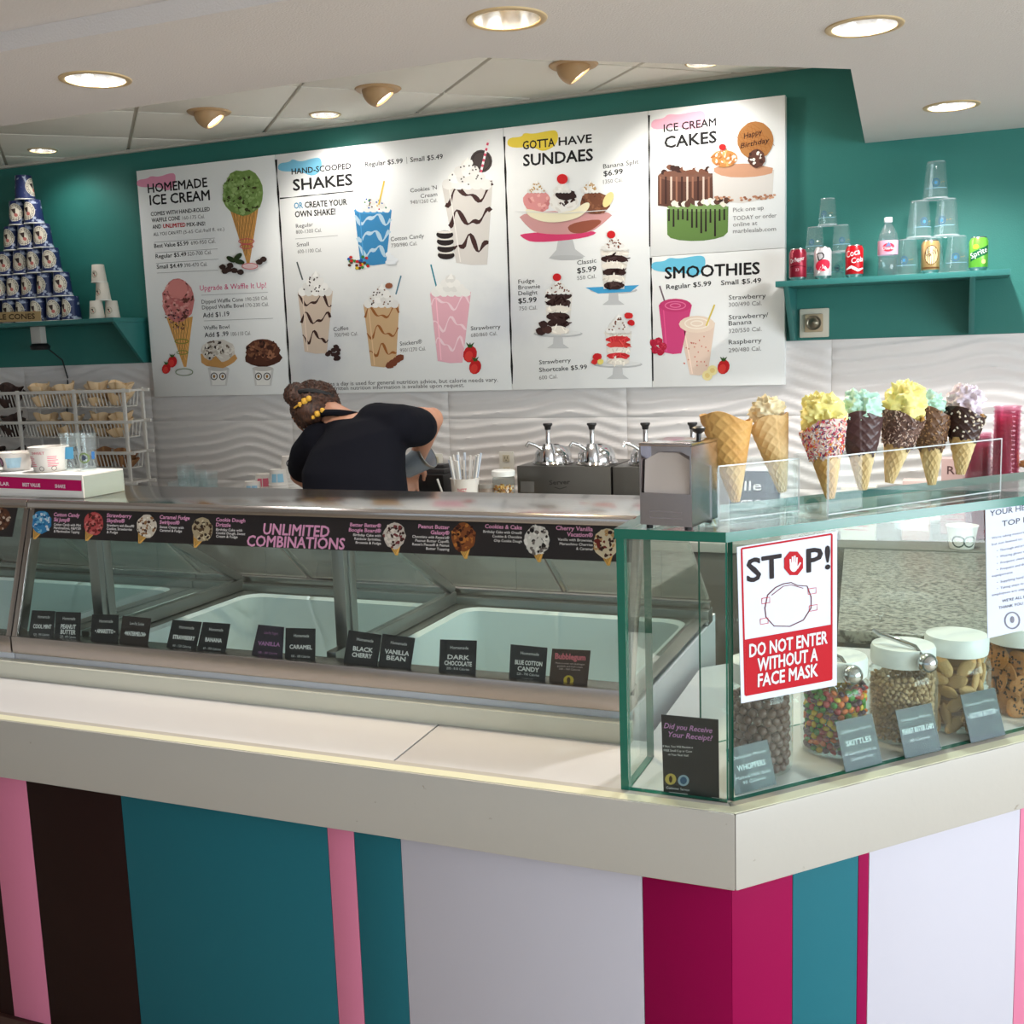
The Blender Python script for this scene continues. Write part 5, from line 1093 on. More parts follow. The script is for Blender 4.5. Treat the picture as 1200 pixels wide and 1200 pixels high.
for me, pr, h, lst, lab in ((cA, pA, .104, [(948, 0, 'bottom row beside the maroon can'), (978, 0, 'bottom row beside the red cola can'), (955, 1, 'middle row over the diet can'), (986, 1, 'middle row over the red cola can'), (970, 2, 'alone on top')], 'small clear cup of the pyramid, {}'), (cB, pB, .138, [(1063, 0, 'bottom row beside the bottle'), (1092, 0, 'bottom row behind the tan can'), (1121, 0, 'bottom row beside the green can'), (1077, 1, 'middle row on the bottle side'), (1109, 1, 'middle row on the green can side'), (1096, 2, 'alone on top')], 'tall clear cup of the pyramid, {}')):
    for px_, row, wh in lst:
        y = 4.565; x = ony(px_, 300-row*30, y).x
        t = thing('clear_cup', lab.format(wh), 'cup', (x, y, SZ+.0005+row*(h+.0004)), 'clear cup pyramids on the right shelf', rotz=random.uniform(-.4, .6))
        b = bpy.data.objects.new('cup_body', me); C.objects.link(b); b.parent = t
        b = bpy.data.objects.new('cup_print', pr); C.objects.link(b); b.parent = t

# ---- wall chime plate and outlets
p = ony(954.5, 378.5, W); t = thing('chime_plate', 'square white wall plate with a beige round speaker below the right shelf', 'wall speaker', (p.x, W, p.z))
MB().box((p.x-.058, W-.012, p.z-.058), (p.x+.058, W-.001, p.z+.058)).build('plate', mat('almond_plate', (206, 200, 184), .45), t, bevel=.006)
MB().box((p.x-.036, W-.026, p.z-.036), (p.x+.036, W-.012, p.z+.036)).build('speaker_box', mat('beige_speaker', (176, 156, 126), .4), t, bevel=.006)
q = MB(); q.lathe([(.030, 0), (.030, .004), (.026, .004), (.022, .001), (.014, .002), (.010, .006), (0, .007)], n=24); o = q.build('horn', mat('horn_metal', (120, 112, 96), .3, .7), t, smooth=40, local=True); o.location = (0, -.026, 0); o.rotation_euler = (R(90), 0, 0)
OUTW = mat('outlet_plate_white', (222, 218, 208), .45); OUTI = mat('outlet_ivory', (200, 190, 166), .45); SLOT = mat('outlet_slot', (50, 44, 40), .6)
for px_, py_, lab in ((594, 540, 'white wall outlet above the straw cup and cookie jar'), (511, 542, 'white wall outlet partly behind the weighing scale')):
    p = ony(px_, py_, W-.015); t = thing('wall_outlet', lab, 'outlet', (p.x, W-.014, p.z-.02))
    MB().box((p.x-.036, W-.021, p.z-.075), (p.x+.036, W-.0135, p.z+.042)).build('plate', OUTW, t, bevel=.003)
    for dz in (.012, -.045):
        s_ = MB().box((p.x-.017, W-.024, p.z+dz-.016), (p.x+.017, W-.021, p.z+dz+.016)).build('socket', OUTI, t, bevel=.003)
        m = MB(); m.box((p.x-.008, W-.0246, p.z+dz-.002), (p.x-.006, W-.024, p.z+dz+.010)); m.box((p.x+.006, W-.0246, p.z+dz-.002), (p.x+.008, W-.024, p.z+dz+.010)); m.box((p.x-.002, W-.0246, p.z+dz-.011), (p.x+.002, W-.024, p.z+dz-.006)); m.build('slot', SLOT, s_)

# ================================================================== BACK COUNTER
BZ = .97; BYF = 3.98
bc = thing('back_counter', 'long grey back counter along the tiled wall', 'counter', (-3, BYF, 0))
MB().box((-6.4, BYF-.02, BZ-.035), (-.44, W-.022, BZ)).build('worktop', mat('grey_worktop', (150, 148, 144), .35), bc, bevel=.003)
x = -6.4
while x < -.5:
    MB().box((x+.002, BYF, .10), (x+.592, BYF+.02, BZ-.04)).build('door', mat('dark_grey_laminate', (86, 82, 78), .5), bc, bevel=.002); x += .594
MB().box((-6.4, BYF+.02, .0), (-.462, W-.024, BZ-.035)).build('carcass', mat('carcass_grey', (70, 68, 66), .6), bc)
# granite slab station
GRAN = mat('speckled_granite', (150, 147, 138), .35, var=(75, (78, 77, 72), .44, .60, (1, 1.4, 1)))
gt = thing('granite_slab', 'speckled grey granite mixing slab behind the glass display case', 'slab', (-.3, 2.9, 0))
A0 = K + NI*.50; xy = lambda y: A0.x + D.x*((y-A0.y)/D.y)
ptsG = [(-.298, 2.885), (xy(2.885), 2.885), (xy(4.05), 4.05), (-.398, 4.05)]
MB().prism([(x_, y_, .918) for x_, y_ in ptsG], (0, 0, .034)).build('slab', GRAN, gt, bevel=.004)
ptsF = [(-.285, 2.90), (xy(2.90)-.015, 2.90), (xy(4.04)-.015, 4.04), (-.385, 4.04)]
MB().prism([(x_, y_, .0) for x_, y_ in ptsF], (0, 0, .918)).build('steel_base', mat('grey_steel_base', (128, 128, 124), .4, .5), gt)
rc2 = thing('side_counter', 'grey side counter behind the granite slab', 'counter', (0, 4.1, 0))
MB().box((-.435, 4.06, 0), (2.2, W-.022, .955)).build('body', mat('side_counter_grey', (120, 117, 110), .5), rc2, bevel=.003)

# ---- syrup pump stations
SRV = mat('station_steel', (112, 110, 106), .34, .9, bump=(30, .03, (1, 50, 50)))
def station(x0, label, first):
    t = thing('syrup_pump_station', label, 'syrup dispenser', (x0, 4.20, BZ), 'syrup pump stations on the back counter')
    MB().box((x0, 4.20, BZ), (x0+.405, 4.50, 1.222)).build('housing', SRV, t, bevel=.003)
    if first:
        kk = Ink(Plane((0, 4.1995, 0), (0, -1, 0), (1, 0, 0)), .0002, .00002); kk.text('Server', 644, 568, 668, 567, 5, (60, 58, 56), .02); kk.line([(650, 571), (656, 573), (664, 570.5)], .8, (60, 58, 56)); kk.poly([(610, 564), (626, 564.5), (626, 577), (610, 576.5)], (96, 94, 92)); kk.build('maker_mark', t)
    for i in range(2):
        cx = x0+.125+i*.19; cy = 4.30; z = 1.222
        pm = MB(); pm.lathe([(.085, 0), (.088, .006), (.085, .014), (.072, .016)], (cx, cy, z), 28); pm.lathe([(.078, .014), (.076, .045), (.060, .068), (.026, .080)], (cx, cy, z), 28); lid = pm.build('pump_lid', CHROME, t, smooth=40)
        MB().lathe([(.036, .02), (.034, .055), (.026, .075), (.022, .088), (.010, .090)], (cx, cy-.055, z), 20).build('pump_collar', CHROME, lid, smooth=40)
        MB().lathe([(.010, .085), (.010, .145), (.008, .150)], (cx, cy-.055, z), 14).build('pump_rod', CHROME, lid, smooth=40)
        MB().lathe([(0, .145), (.012, .146), (.014, .158), (.020, .166), (.019, .172), (0, .173)], (cx, cy-.055, z), 18).build('pump_knob', MATS['black_knob'], lid, smooth=40)
        MB().tube([(cx-.01, cy-.06, z+.055), (cx-.045, cy-.085, z+.085), (cx-.070, cy-.10, z+.096), (cx-.078, cy-.105, z+.080)], .0075, 10).build('spout', CHROME, lid, smooth=True)
    return t
station(ony(606, 560, 4.2).x, 'grey steel two-pump syrup station next to the white lidded jar', True)
station(ony(718, 560, 4.2).x, 'grey steel syrup station partly hidden by the napkin dispenser', False)

# ---- straw cup, topping jar, weighing scale, paper cup stacks
PCUP = mat('printed_paper_cup', (228, 222, 216), .5)
def paper_tub(x, y, z, r0, r1, h, nm, label, cat='cup', grp=None, draw=None, up=True):
    t = thing(nm, label, cat, (x, y, z), grp)
    MB().lathe([(0, .003), (r0*.96, .003), (r0, 0), (r1, h-.004), (r1*1.05, h-.003), (r1*1.05, h), (r1*.97, h), (r0*.95, .008), (0, .008)], n=30).build('cup_body', PCUP, t, smooth=45, local=True)
    if draw: k = Ink(Cyl((0, 0, 0), r0+.0003, -math.pi/2+R(16), (r1-r0)/h), .0004, .00004); draw(k, h); k.build('cup_print', t, True)
    return t
def pinkprint(k, h):
    k.text('SWEET', -.02, h*.72, .012, h*.72, h*.11, (206, 60, 90), .02)
    for i in range(6):
        for s_ in (-.038, .016): k.line([(s_, h*(.62-.075*i)), (s_+random.uniform(.016, .026), h*(.62-.075*i))], h*.03, (230, 130, 150))
    for s_ in (-.034, .0, .03): k.ring(s_, h*.14, h*.09, h*.09, .0012, (90, 80, 80), 12)
px_, Y_ = 545, 4.05; x = ony(px_, 570, Y_).x
paper_tub(x, Y_, BZ+.0005, .046, .058, ony(545, 560, 4.05).z-BZ, 'straw_cup', 'white and pink paper cup full of spoons and straws on the back counter', draw=pinkprint)
SPN = mat('white_plastic_spoon', (226, 224, 222), .4); SPB = mat('pale_blue_straw', (196, 206, 222), .4)
for i in range(17):
    a = random.uniform(0, 6.28); q = random.uniform(.0, .030); dx, dy = math.cos(a), math.sin(a); l = random.uniform(-.035, .0)+ony(545, 531, 4.05).z-BZ-.02
    t = thing('plastic_spoon', 'white plastic spoon handle standing in the pink printed paper cup', 'spoon', (x+dx*q*.6, Y_+dy*q*.6, BZ+.02), 'spoons in the straw cup')
    tip = Vector((dx*(q+.028), dy*(q+.028), l)); m = MB(); m.tube([(0, 0, 0), tip*.5, tip], .004, 6, rs=[.003, .0045, .0055]); m.build('handle', SPN if i % 4 else SPB, t, smooth=True, local=True)
t = thing('leaning_straw', 'white straw leaning out beside the straw cup', 'straw', (x-.055, Y_-.02, BZ)); MB().tube([(0, 0, 0), (-.03, 0, .13), (-.06, 0, .215)], .0045, 8).build('straw_tube', SPN, t, smooth=True, local=True)
# topping jar with white lid
jh = ony(590, 551, 4.10).z-BZ; x = ony(590, 560, 4.10).x; t = thing('topping_jar', 'clear jar of golden crumbs with a white lid beside the pump station', 'jar', (x, 4.10, BZ+.0005))
MB().lathe([(0, .002), (.040, .002), (.046, .012), (.046, jh-.033), (.040, jh-.023)], n=28).build('glass_body', JARG, t, smooth=50, local=True)
MB().lathe([(.043, jh-.025), (.048, jh-.023), (.048, jh-.003), (.044, jh), (0, jh)], n=28).build('lid', LIDW, t, smooth=35, local=True)
m = MB()
for i in range(620): a = random.uniform(0, 6.28); q = math.sqrt(random.random())*.040; m.ball((q*math.cos(a), q*math.sin(a), random.uniform(.008, jh-.06)), random.uniform(.003, .0055), 5, 4, 0, random.choice([(206, 150, 70), (226, 180, 100), (170, 110, 50), (236, 206, 140)]))
tag(m.build('crumbs', COLM, t, local=True), kind='stuff')
k = Ink(Flat((0, -.047, 0), (0, -1, 0), (1, 0, 0)), .0004, .00004); k.poly([(-.026, jh*.50), (.026, jh*.50), (.026, jh*.60), (-.026, jh*.60)], (44, 38, 38)); k.line([(-.018, jh*.55), (.018, jh*.55)], .004, WH); k.build('jar_label', t, True)
x = ony(570, 570, 4.08).x; t = thing('small_jar', 'short brown ribbed jar between the straw cup and topping jar', 'jar', (x, 4.08, BZ+.0005))
MB().lathe([(0, .002), (.030, 0), (.034, .006), (.034, jh-.075), (.030, jh-.07)], n=24).build('jar_body', mat('brown_jar', (132, 118, 108), .3), t, smooth=40, local=True); MB().lathe([(.033, jh-.071), (.034, jh-.055), (0, jh-.054)], n=24).build('lid', mat('grey_lid', (150, 144, 138), .4), t, smooth=40, local=True)
# weighing scale / blender base
x = ony(507, 565, 4.2).x; t = thing('drink_mixer', 'silver and black countertop mixer in front of the worker', 'mixer', (x, 4.19, BZ))
mo = ony(507, 544, 4.2).z-BZ-.24; MB().box((x-.085, 4.13, BZ+.0), (x+.085, 4.33, BZ+.12+mo)).build('base', mat('mixer_silver', (150, 148, 146), .3, .8), t, bevel=.01)
MB().box((x-.088, 4.125, BZ+mo+.12), (x+.088, 4.335, BZ+mo+.205)).build('black_head', mat('mixer_black', (30, 30, 32), .3), t, bevel=.008)
m = MB(); m.box((x-.08, 4.12, BZ+mo+.102), (x+.08, 4.13, BZ+mo+.125)); m.build('chrome_band', CHROME, t, bevel=.003)
m = MB(); m.prism([(x-.05, 4.15, BZ+mo+.205), (x+.08, 4.15, BZ+mo+.205), (x+.08, 4.29, BZ+mo+.205), (x-.05, 4.29, BZ+mo+.205)], (0, 0, .02)); m.box((x-.02, 4.19, BZ+mo+.225), (x+.06, 4.25, BZ+mo+.24)); m.build('lid_plate', mat('mixer_lid', (44, 44, 46), .35), t, bevel=.003)
# stacks of paper cups behind the worker
cupm = MB().lathe([(0, .003), (.036, .003), (.037, 0), (.046, .066), (.049, .067), (.049, .070), (.045, .070), (.036, .008), (0, .008)], n=26).mesh('paper_cup', [PCUP], smooth=45)
for si, (px_, topy, lab) in enumerate(((296, 563, 'with a pale blue print beside the clear cups'), (309, 556, 'with a pink print'), (326, 550, 'with a blue print near the worker'), (340, 534, 'with a round logo against the worker'))):
    y = 4.22+.05*(si % 2); p = ony(px_, topy, y); z = BZ+.0005; i = 0
    while z+.07 < p.z+.004:
        t = thing('paper_cup', f'white paper cup in the nested stack {lab}', 'cup', (p.x, y, z), 'nested paper cups left of the worker'); b = bpy.data.objects.new('cup_body', cupm); C.objects.link(b); b.parent = t; b.rotation_euler = (math.pi, 0, 0); b.location = (0, 0, .070)
        last = z; z += .014
    k = Ink(Cyl((0, 0, 0), .0468, -math.pi/2+R(26), -.0092/.07), .0006, .00004)
    if si == 3: k.ring(0, .04, .014, .014, .005, (60, 60, 80), 16); k.ell(0, .04, .008, .008, (170, 110, 100))
    else: k.poly([(-.03, .014), (.03, .014), (.03, .052), (-.03, .052)], [(150, 190, 214), (214, 110, 130), (150, 196, 220)][si]); k.line([(-.002, .014), (-.002, .052)], .004, (228, 222, 216))
    k.build('cup_print', t, True)
t = thing('takeaway_lid', 'flat white paper lid beside the nested cups', 'lid', (ony(345, 575, 4.1).x, 4.05, BZ+.0005)); MB().lathe([(0, .004), (.05, .004), (.052, 0), (.054, .006), (.05, .010), (0, .010)], n=26).build('lid_disc', PCUP, t, smooth=40, local=True)
# clear cups behind the cabinet
ccm = MB().lathe([(0, .003), (.030, .003), (.031, 0), (.042, .125), (.045, .126), (.045, .130), (.041, .130), (.030, .006), (0, .006)], n=22).mesh('clear_cup', [CLEAR], smooth=45)
for px_, topy, y in ((217, 545, 4.30), (231, 548, 4.36), (244, 550, 4.30), (207, 566, 4.18), (222, 567, 4.14)):
    p = ony(px_, topy, y); z = BZ+.0005
    while z+.13 < p.z+.01:
        t = thing('clear_cup', 'clear plastic cup in the nested stacks between the wire rack and the worker', 'cup', (p.x, y, z), 'nested clear cups on the back counter'); b = bpy.data.objects.new('cup_body', ccm); C.objects.link(b); b.parent = t; z += .034

# ================================================================== WIRE RACK OF WAFFLE BOWLS
WIRE = mat('white_coated_wire', (216, 212, 206), .4)
YR, YB = 4.27, 4.40
rx_ = [ony(px_, 500, YR).x for px_ in (-46, 24, 90, 148)]; tz_ = [ony(148, py_, YR).z for py_ in (458, 494.5, 531, 566)]
rk = thing('wire_rack', 'white wire rack of waffle bowls on the back counter', 'rack', (rx_[3], YR, BZ))
for x in rx_:
    for y in (YR, YB): MB().bar((x, y, BZ), (x, y, tz_[0]+.012), .018, .012, up=(0, 1, 0)).build('post', WIRE, rk, bevel=.003)
for z in tz_:
    for y in (YR-.006, YB): MB().bar((rx_[0]-.05, y, z), (rx_[3]+.045, y, z), .012, .016).build('rail', WIRE, rk, bevel=.003)
    MB().bar((rx_[3], YR, z), (rx_[3], YB, z), .010, .010).build('side_rail', WIRE, rk)
BH = .078
for ti, z in enumerate(tz_[:3]):
    for a, b in zip(rx_[:-1], rx_[1:]):
        m = MB(); n = max(4, int((b-a-.04)/.021)); r_ = .0034
        for i in range(n+1):
            x = a+.02+(b-a-.04)*i/n; m.tube([(x, YR+.012, z), (x, YR+.03, z-BH), (x, YB-.02, z-BH), (x, YB-.004, z)], r_, 5)
        for q in range(4): y = YR+.03+(YB-YR-.05)*q/3; m.tube([(a+.02, y, z-BH), (b-.02, y, z-BH)], r_, 5)
        for dz in (.004, BH): m.tube([(a+.018, YR+.012+dz*.2, z-dz), (b-.018, YR+.012+dz*.2, z-dz)], .0036, 5)
        m.build('basket', WIRE, rk)
def bowl_mesh(nm, c0, c1, seed):
    m = MB(); n = 30; rnd = random.Random(seed); ph = rnd.uniform(0, 6); prof = [(0, .0), (.55, .001), (.72, .014), (.86, .030), (1.0, .050), (1.0, .054), (.94, .053), (.80, .030), (.64, .010), (0, .008)]
    vs = []
    for f, z in prof:
        for j in range(n):
            a = 2*math.pi*j/n; w = 1+f*f*(.10*math.sin(4*a+ph)+.07*math.sin(7*a+ph*2)); vs.append((.056*f*w*math.cos(a), .056*f*w*math.sin(a), z*(1+.13*f*math.sin(3*a+ph))))
    m.add(vs, [(i*n+j, i*n+(j+1) % n, (i+1)*n+(j+1) % n, (i+1)*n+j) for i in range(len(prof)-1) for j in range(n)])
    for f in range(len(m.f)): m.c[f] = c0 if (f % 5) else c1
    return m.mesh(nm, [WAFFLE], smooth=60)
bt = [bowl_mesh('waffle_bowl', (228, 198, 158), (212, 176, 130), s_) for s_ in (1, 2, 3)]; bd = [bowl_mesh('waffle_bowl', (66, 44, 38), (54, 36, 32), s_) for s_ in (4, 5)]; bn_ = [bowl_mesh('waffle_bowl', (150, 104, 66), (176, 130, 86), s_) for s_ in (6, 7)]
tier = ('top', 'middle', 'lower')
for ti, z in enumerate(tz_[:3]):
    for bi, (a, b) in enumerate(zip(rx_[:-1], rx_[1:])):
        kind, kn = ((bd, 'chocolate brown') if bi == 0 or ti == 2 and bi == 1 else (bn_, 'golden brown') if ti == 2 else (bt, 'pale tan'))
        for j in range(2):
            for lay in range(3 if not (ti == 2) else 2):
                t = bpy.data.objects.new('waffle_bowl', random.choice(kind)); C.objects.link(t)
                x = a+(b-a)*(.30+.42*j)+random.uniform(-.010, .010); y = YR+.065+.012*(lay % 2)+random.uniform(-.01, .01)
                t.location = (x, y, z-BH+.004+lay*.030); t.rotation_euler = (random.uniform(-.22, .22), random.uniform(-.25, .25), random.uniform(0, 6))
                tag(t, f'{kn} waffle bowl in the {tier[ti]} {("far", "centre", "end")[bi]} basket of the white wire rack', 'waffle bowl', 'waffle bowls in the wire rack')
# ---- cup size stand on the cabinet hood
HZ = 1.3585; ys = 2.175; xr_ = ony(98, 579, ys).x; hs = .056
ss_ = thing('cup_size_stand', 'low white stand with a magenta strip of cup sizes on the cabinet hood', 'stand', (xr_, ys, HZ))
MB().box((xr_-.62, ys, HZ), (xr_, ys+.004, HZ+hs)).build('front_panel', mat('stand_white', (222, 220, 216), .35), ss_, bevel=.001)
MB().box((xr_-.62, ys, HZ+hs), (xr_, ys+.150, HZ+hs+.004)).build('top_panel', MATS['stand_white'], ss_, bevel=.001)
MB().box((xr_-.004, ys+.0045, HZ), (xr_, ys+.150, HZ+hs)).build('end_panel', glassmat('frosted_acrylic', (226, 238, 232), .8, .05, .45, (206, 216, 208)), ss_)
MB().box((xr_-.62, ys+.146, HZ), (xr_-.004, ys+.150, HZ+hs)).build('back_panel', ACR, ss_)
sp_ = Plane((0, ys-.0005, 0), (0, -1, 0), (1, 0, 0)); k = Ink(sp_, .0004, .00004); k.poly([(-160, 550.5), (95.5, 563), (96, 575.5), (-160, 566)], (184, 18, 92)); k.build('magenta_strip', ss_)
k = Ink(sp_, .0010, .00004)
for t_, a, b in (('REGULAR', -14, 11), ('BEST VALUE', 27, 47.5), ('SHAKE', 65, 77)): k.text(t_, a, 568.6+a*.045, b, 568.6+b*.045, 4, (236, 214, 224), .02)
k.build('lettering', ss_)
def blueprint(k, h):
    k.poly([(-.006, h*.18), (.026, h*.18), (.030, h*.72), (-.006, h*.72)], (176, 206, 220)); k.ell(-.024, h*.5, .011, .014, (80, 40, 60)); k.ell(-.024, h*.5, .006, .008, (170, 120, 150))
def samp(px_, py_, y): p = ony(px_, py_, y); return p.x
ZS_ = HZ+hs+.0045
paper_tub(samp(19, 540, 2.26), 2.26, ZS_, .034, .044, .050, 'sample_cup', 'short white paper cup with a pale blue print on the size stand', draw=blueprint, grp='sample cups')
paper_tub(samp(-24, 540, 2.26), 2.26, ZS_, .036, .045, .040, 'sample_cup', 'smallest white paper cup at the end of the size stand', draw=blueprint, grp='sample cups')
paper_tub(samp(58, 540, 2.255), 2.255, ZS_, .040, .050, .066, 'sample_cup', 'white paper cup with a pink print on the size stand', draw=pinkprint, grp='sample cups')
for px_, y, lab, c in ((84, 2.290, 'tall clear cup with blue print on the size stand', (90, 160, 200)), (103, 2.280, 'tall clear cup with a round green emblem on the size stand', (120, 140, 90))):
    x = samp(px_, 540, y); t = thing('sample_cup', lab, 'cup', (x, y, ZS_), 'sample cups')
    MB().lathe([(0, .003), (.020, .003), (.021, 0), (.0265, .094), (.0285, .095), (.0285, .098), (.026, .098), (.020, .006), (0, .006)], n=26).build('cup_body', CLEAR, t, smooth=45, local=True)
    k = Ink(Cyl((0, 0, 0), .0212, -math.pi/2+R(20), .0055/.094), .0004, .00004)
    if c[2] > 150: k.poly([(-.014, .03), (.014, .03), (.015, .062), (-.015, .062)], c)
    else: k.ring(0, .034, .012, .012, .004, c, 18); k.ell(0, .034, .005, .006, (60, 70, 90)); k.poly([(.018, .03), (.026, .03), (.027, .05), (.018, .05)], (60, 110, 170))
    k.build('cup_print', t, True)

# ================================================================== BEHIND THE GLASS CASE, RIGHT
PKC = glassmat('pink_tinted_cup', (248, 226, 234), .9, .04, .06, (206, 90, 130))
pcm = MB().lathe([(0, .003), (.033, .003), (.034, 0), (.044, .120), (.047, .121), (.047, .126), (.043, .126), (.033, .006), (0, .006)], n=24)
pk = pcm.mesh('pink_cup', [PKC], smooth=45); ck = pcm.mesh('clear_tall_cup', [CLEAR], smooth=45)
def stack(px_, top, y, z0, me, step, label, name, n_max=40):
    p = ony(px_, top, y); z = z0; zs = []
    while z+.126 < p.z and len(zs) < n_max: zs.append(z); z += step
    for z in zs: t = thing(name, label, 'cup', (p.x, y, z), 'nested cups behind the glass case'); b = bpy.data.objects.new('cup_body', me); C.objects.link(b); b.parent = t
stack(1181, 474, 4.25, .956, pk, .0165, 'pink tinted clear cup in the tall nested stack beside the cone stand', 'pink_cup')
stack(1147, 505, 4.32, .956, pk, .0165, 'pink tinted clear cup in the shorter nested stack behind the lilac cone', 'pink_cup')
stack(1041, 598, 4.14, .956, ck, .015, 'clear cup in the nested stack above the granite slab', 'clear_tall_cup')
stack(1096, 612, 4.135, .956, pk, .0165, 'pink tinted clear cup in the low stack above the granite slab', 'pink_cup')
stack(1158, 606, 4.14, .956, ck, .015, 'clear cup in the nested stack behind the health notice edge', 'clear_tall_cup')
x = ony(1127, 640, 4.125).x; paper_tub(x, 4.125, .9555, .040, .052, .080, 'logo_cup', 'open white paper cup with round logos above the granite slab', draw=lambda k, h: [k.ring(s_, h*.35, h*.24, h*.24, .005, (90, 100, 90), 14) for s_ in (-.022, .014)])
def carton(nm, x0, x1, y, h, c, label, rows):
    t = thing(nm, label, 'box', ((x0+x1)/2, y, .9555)); MB().box((x0, y, .9555), (x1, y+.08, .9555+h)).build('carton', mat('carton_%d' % sum(c), c, .6), t, bevel=.002); w_ = x1-x0
    for i, (t_, v, hh) in enumerate(rows): k = Ink(Flat((x0, y, .9555), (0, -1, 0), (1, 0, 0)), .0004, .00004); k.text(t_, w_*.1, h*v, w_*.9, h*v, hh, (110, 80, 80), .01); k.build('lettering', t)
    k = Ink(Flat((x0, y, .9555), (0, -1, 0), (1, 0, 0)), .0004, .00004)
    for i in range(7): k.line([(w_*.1, h*(.62-.07*i)), (w_*random.uniform(.5, .9), h*(.62-.07*i))], h*.02, (200, 126, 126))
    k.build('small_print', t)
xa_, xb_ = ony(1057, 600, 4.24).x, ony(1090, 600, 4.24).x; carton('topping_carton', xa_, xb_, 4.24, .22, (222, 190, 184), 'pale pink printed carton above the granite slab', [])
xa_, xb_ = ony(1102, 600, 4.40).x, ony(1172, 600, 4.40).x; carton('choice_carton', xa_, xb_, 4.40, .285, (214, 180, 176), 'wide pale pink carton with dark lettering behind the pink cup stacks', [('RE   HO', .80, .030)])
xa_, xb_ = ony(985, 600, 4.20).x, ony(1026, 600, 4.20).x; carton('napkin_carton', xa_, xb_, 4.20, .20, (214, 206, 192), 'plain beige carton at the corner of the granite slab', [])
# chalk sign seen through the short cone stand
p = ony(884, 575, 4.16); t = thing('chalk_sign', 'dark slate sign with white chalk script behind the short cone stand', 'sign', (p.x, 4.16, .9555)); w_ = .095
MB().prism([(p.x-w_, 4.16, .9555), (p.x+w_, 4.16, .9555), (p.x+w_, 4.16, 1.215), (p.x-w_, 4.16, 1.215)], (0, .012, 0)).build('board', mat('chalk_slate', (70, 74, 84), .7), t, bevel=.004)
for t_, v_ in (('ille', .185), ('gae', .125)): k = Ink(Flat((p.x, 4.16, .9555), (0, -1, 0), (1, 0, 0)), .0005, .00004); k.text(t_, -.055, v_, .025, v_+.003, .036, (226, 226, 226), .005, .4); k.build('chalk_script', t)
# cone tip poking in beside the pink cups
p = ony(1203, 527, 4.3)
t = thing('waffle_cone_stack', 'tan waffle cone lying on its side beside the tall pink cup stack', 'waffle cone', (p.x+.03, 4.30, 1.235)); m = MB(); m.mat4 = Matrix.Rotation(R(-90), 4, 'Y'); m.lathe([(0, .07), (.006, .066), (.03, -.02), (.038, -.06), (.034, -.06), (.0, .05)], n=20, col=(206, 160, 100)); m.mat4 = None; m.build('cone', WAFFLE, t, smooth=50, local=True)
t2 = thing('cone_riser', 'clear riser box carrying the lying waffle cone', 'riser', (p.x+.05, 4.30, .9555)); MB().box((p.x-.0, 4.25, .9555), (p.x+.16, 4.36, 1.205)).build('box', ACR, t2)

# ================================================================== THE WORKER
def loft(m, secs, n=20, cap=True):      # secs: (centre, half-width vector, half-depth vector)
    vs = []
    for c, a, b in secs: vs += [Vector(c)+Vector(a)*math.cos(2*math.pi*j/n)+Vector(b)*math.sin(2*math.pi*j/n) for j in range(n)]
    k_ = len(secs); fs = [(i*n+j, i*n+(j+1) % n, (i+1)*n+(j+1) % n, (i+1)*n+j) for i in range(k_-1) for j in range(n)] + [tuple(range(n))[::-1], tuple(range((k_-1)*n, k_*n))]
    m.add(vs, fs); return m
def limb(m, pts, rs, n=14):
    fine = []; fr = []
    for i in range(len(pts)-1):
        for s_ in range(4): f = s_/4; fine.append(Vector(pts[i]).lerp(Vector(pts[i+1]), f)); fr.append(rs[i]+(rs[i+1]-rs[i])*f)
    fine.append(Vector(pts[-1])); fr.append(rs[-1]); m.tube(fine, 1, n, rs=fr)
    for p, r_ in zip(pts, rs): m.ball(p, r_*.99, 12, 8)
def fuse(m, name, mats, parent, vox, smooth_it=4):
    o = m.build(name, mats, parent)
    md = o.modifiers.new('r', 'REMESH'); md.mode = 'VOXEL'; md.voxel_size = vox; md.use_smooth_shade = True
    ms = o.modifiers.new('s', 'SMOOTH'); ms.iterations = smooth_it; ms.factor = .5
    me = bpy.data.meshes.new_from_object(o.evaluated_get(bpy.context.evaluated_depsgraph_get())); me.name = name
    o.modifiers.clear(); o.data = me
    me.polygons.foreach_set('use_smooth', [True]*len(me.polygons)); return o
PP = lambda x, y, Y: ony(x, y, Y)
hipc = Vector((PP(424, 600, 3.50).x, 3.50, .93)); wk = thing('person', 'worker in a dark navy polo bending over the back counter, seen from behind', 'person', (hipc.x, hipc.y, 0))
X_, Y__ = Vector((1, 0, 0)), Vector((0, 1, 0))
waist = PP(418, 592, 3.50); mid = PP(414, 552, 3.52); upb = PP(420, 515, 3.57); sho = PP(424, 494, 3.61); nk = PP(402, 487, 3.64); hd = PP(372, 482, 3.70)
tilt_ = Vector((.97, 0, .22))
rS, rE, rH = PP(466, 494, 3.60), PP(506, 491, 3.80), PP(486, 545, 4.00)
lS, lE, lH = PP(370, 518, 3.63), PP(352, 556, 3.80), PP(392, 585, 3.99)
SKIN = mat('skin', (196, 142, 116), .5)
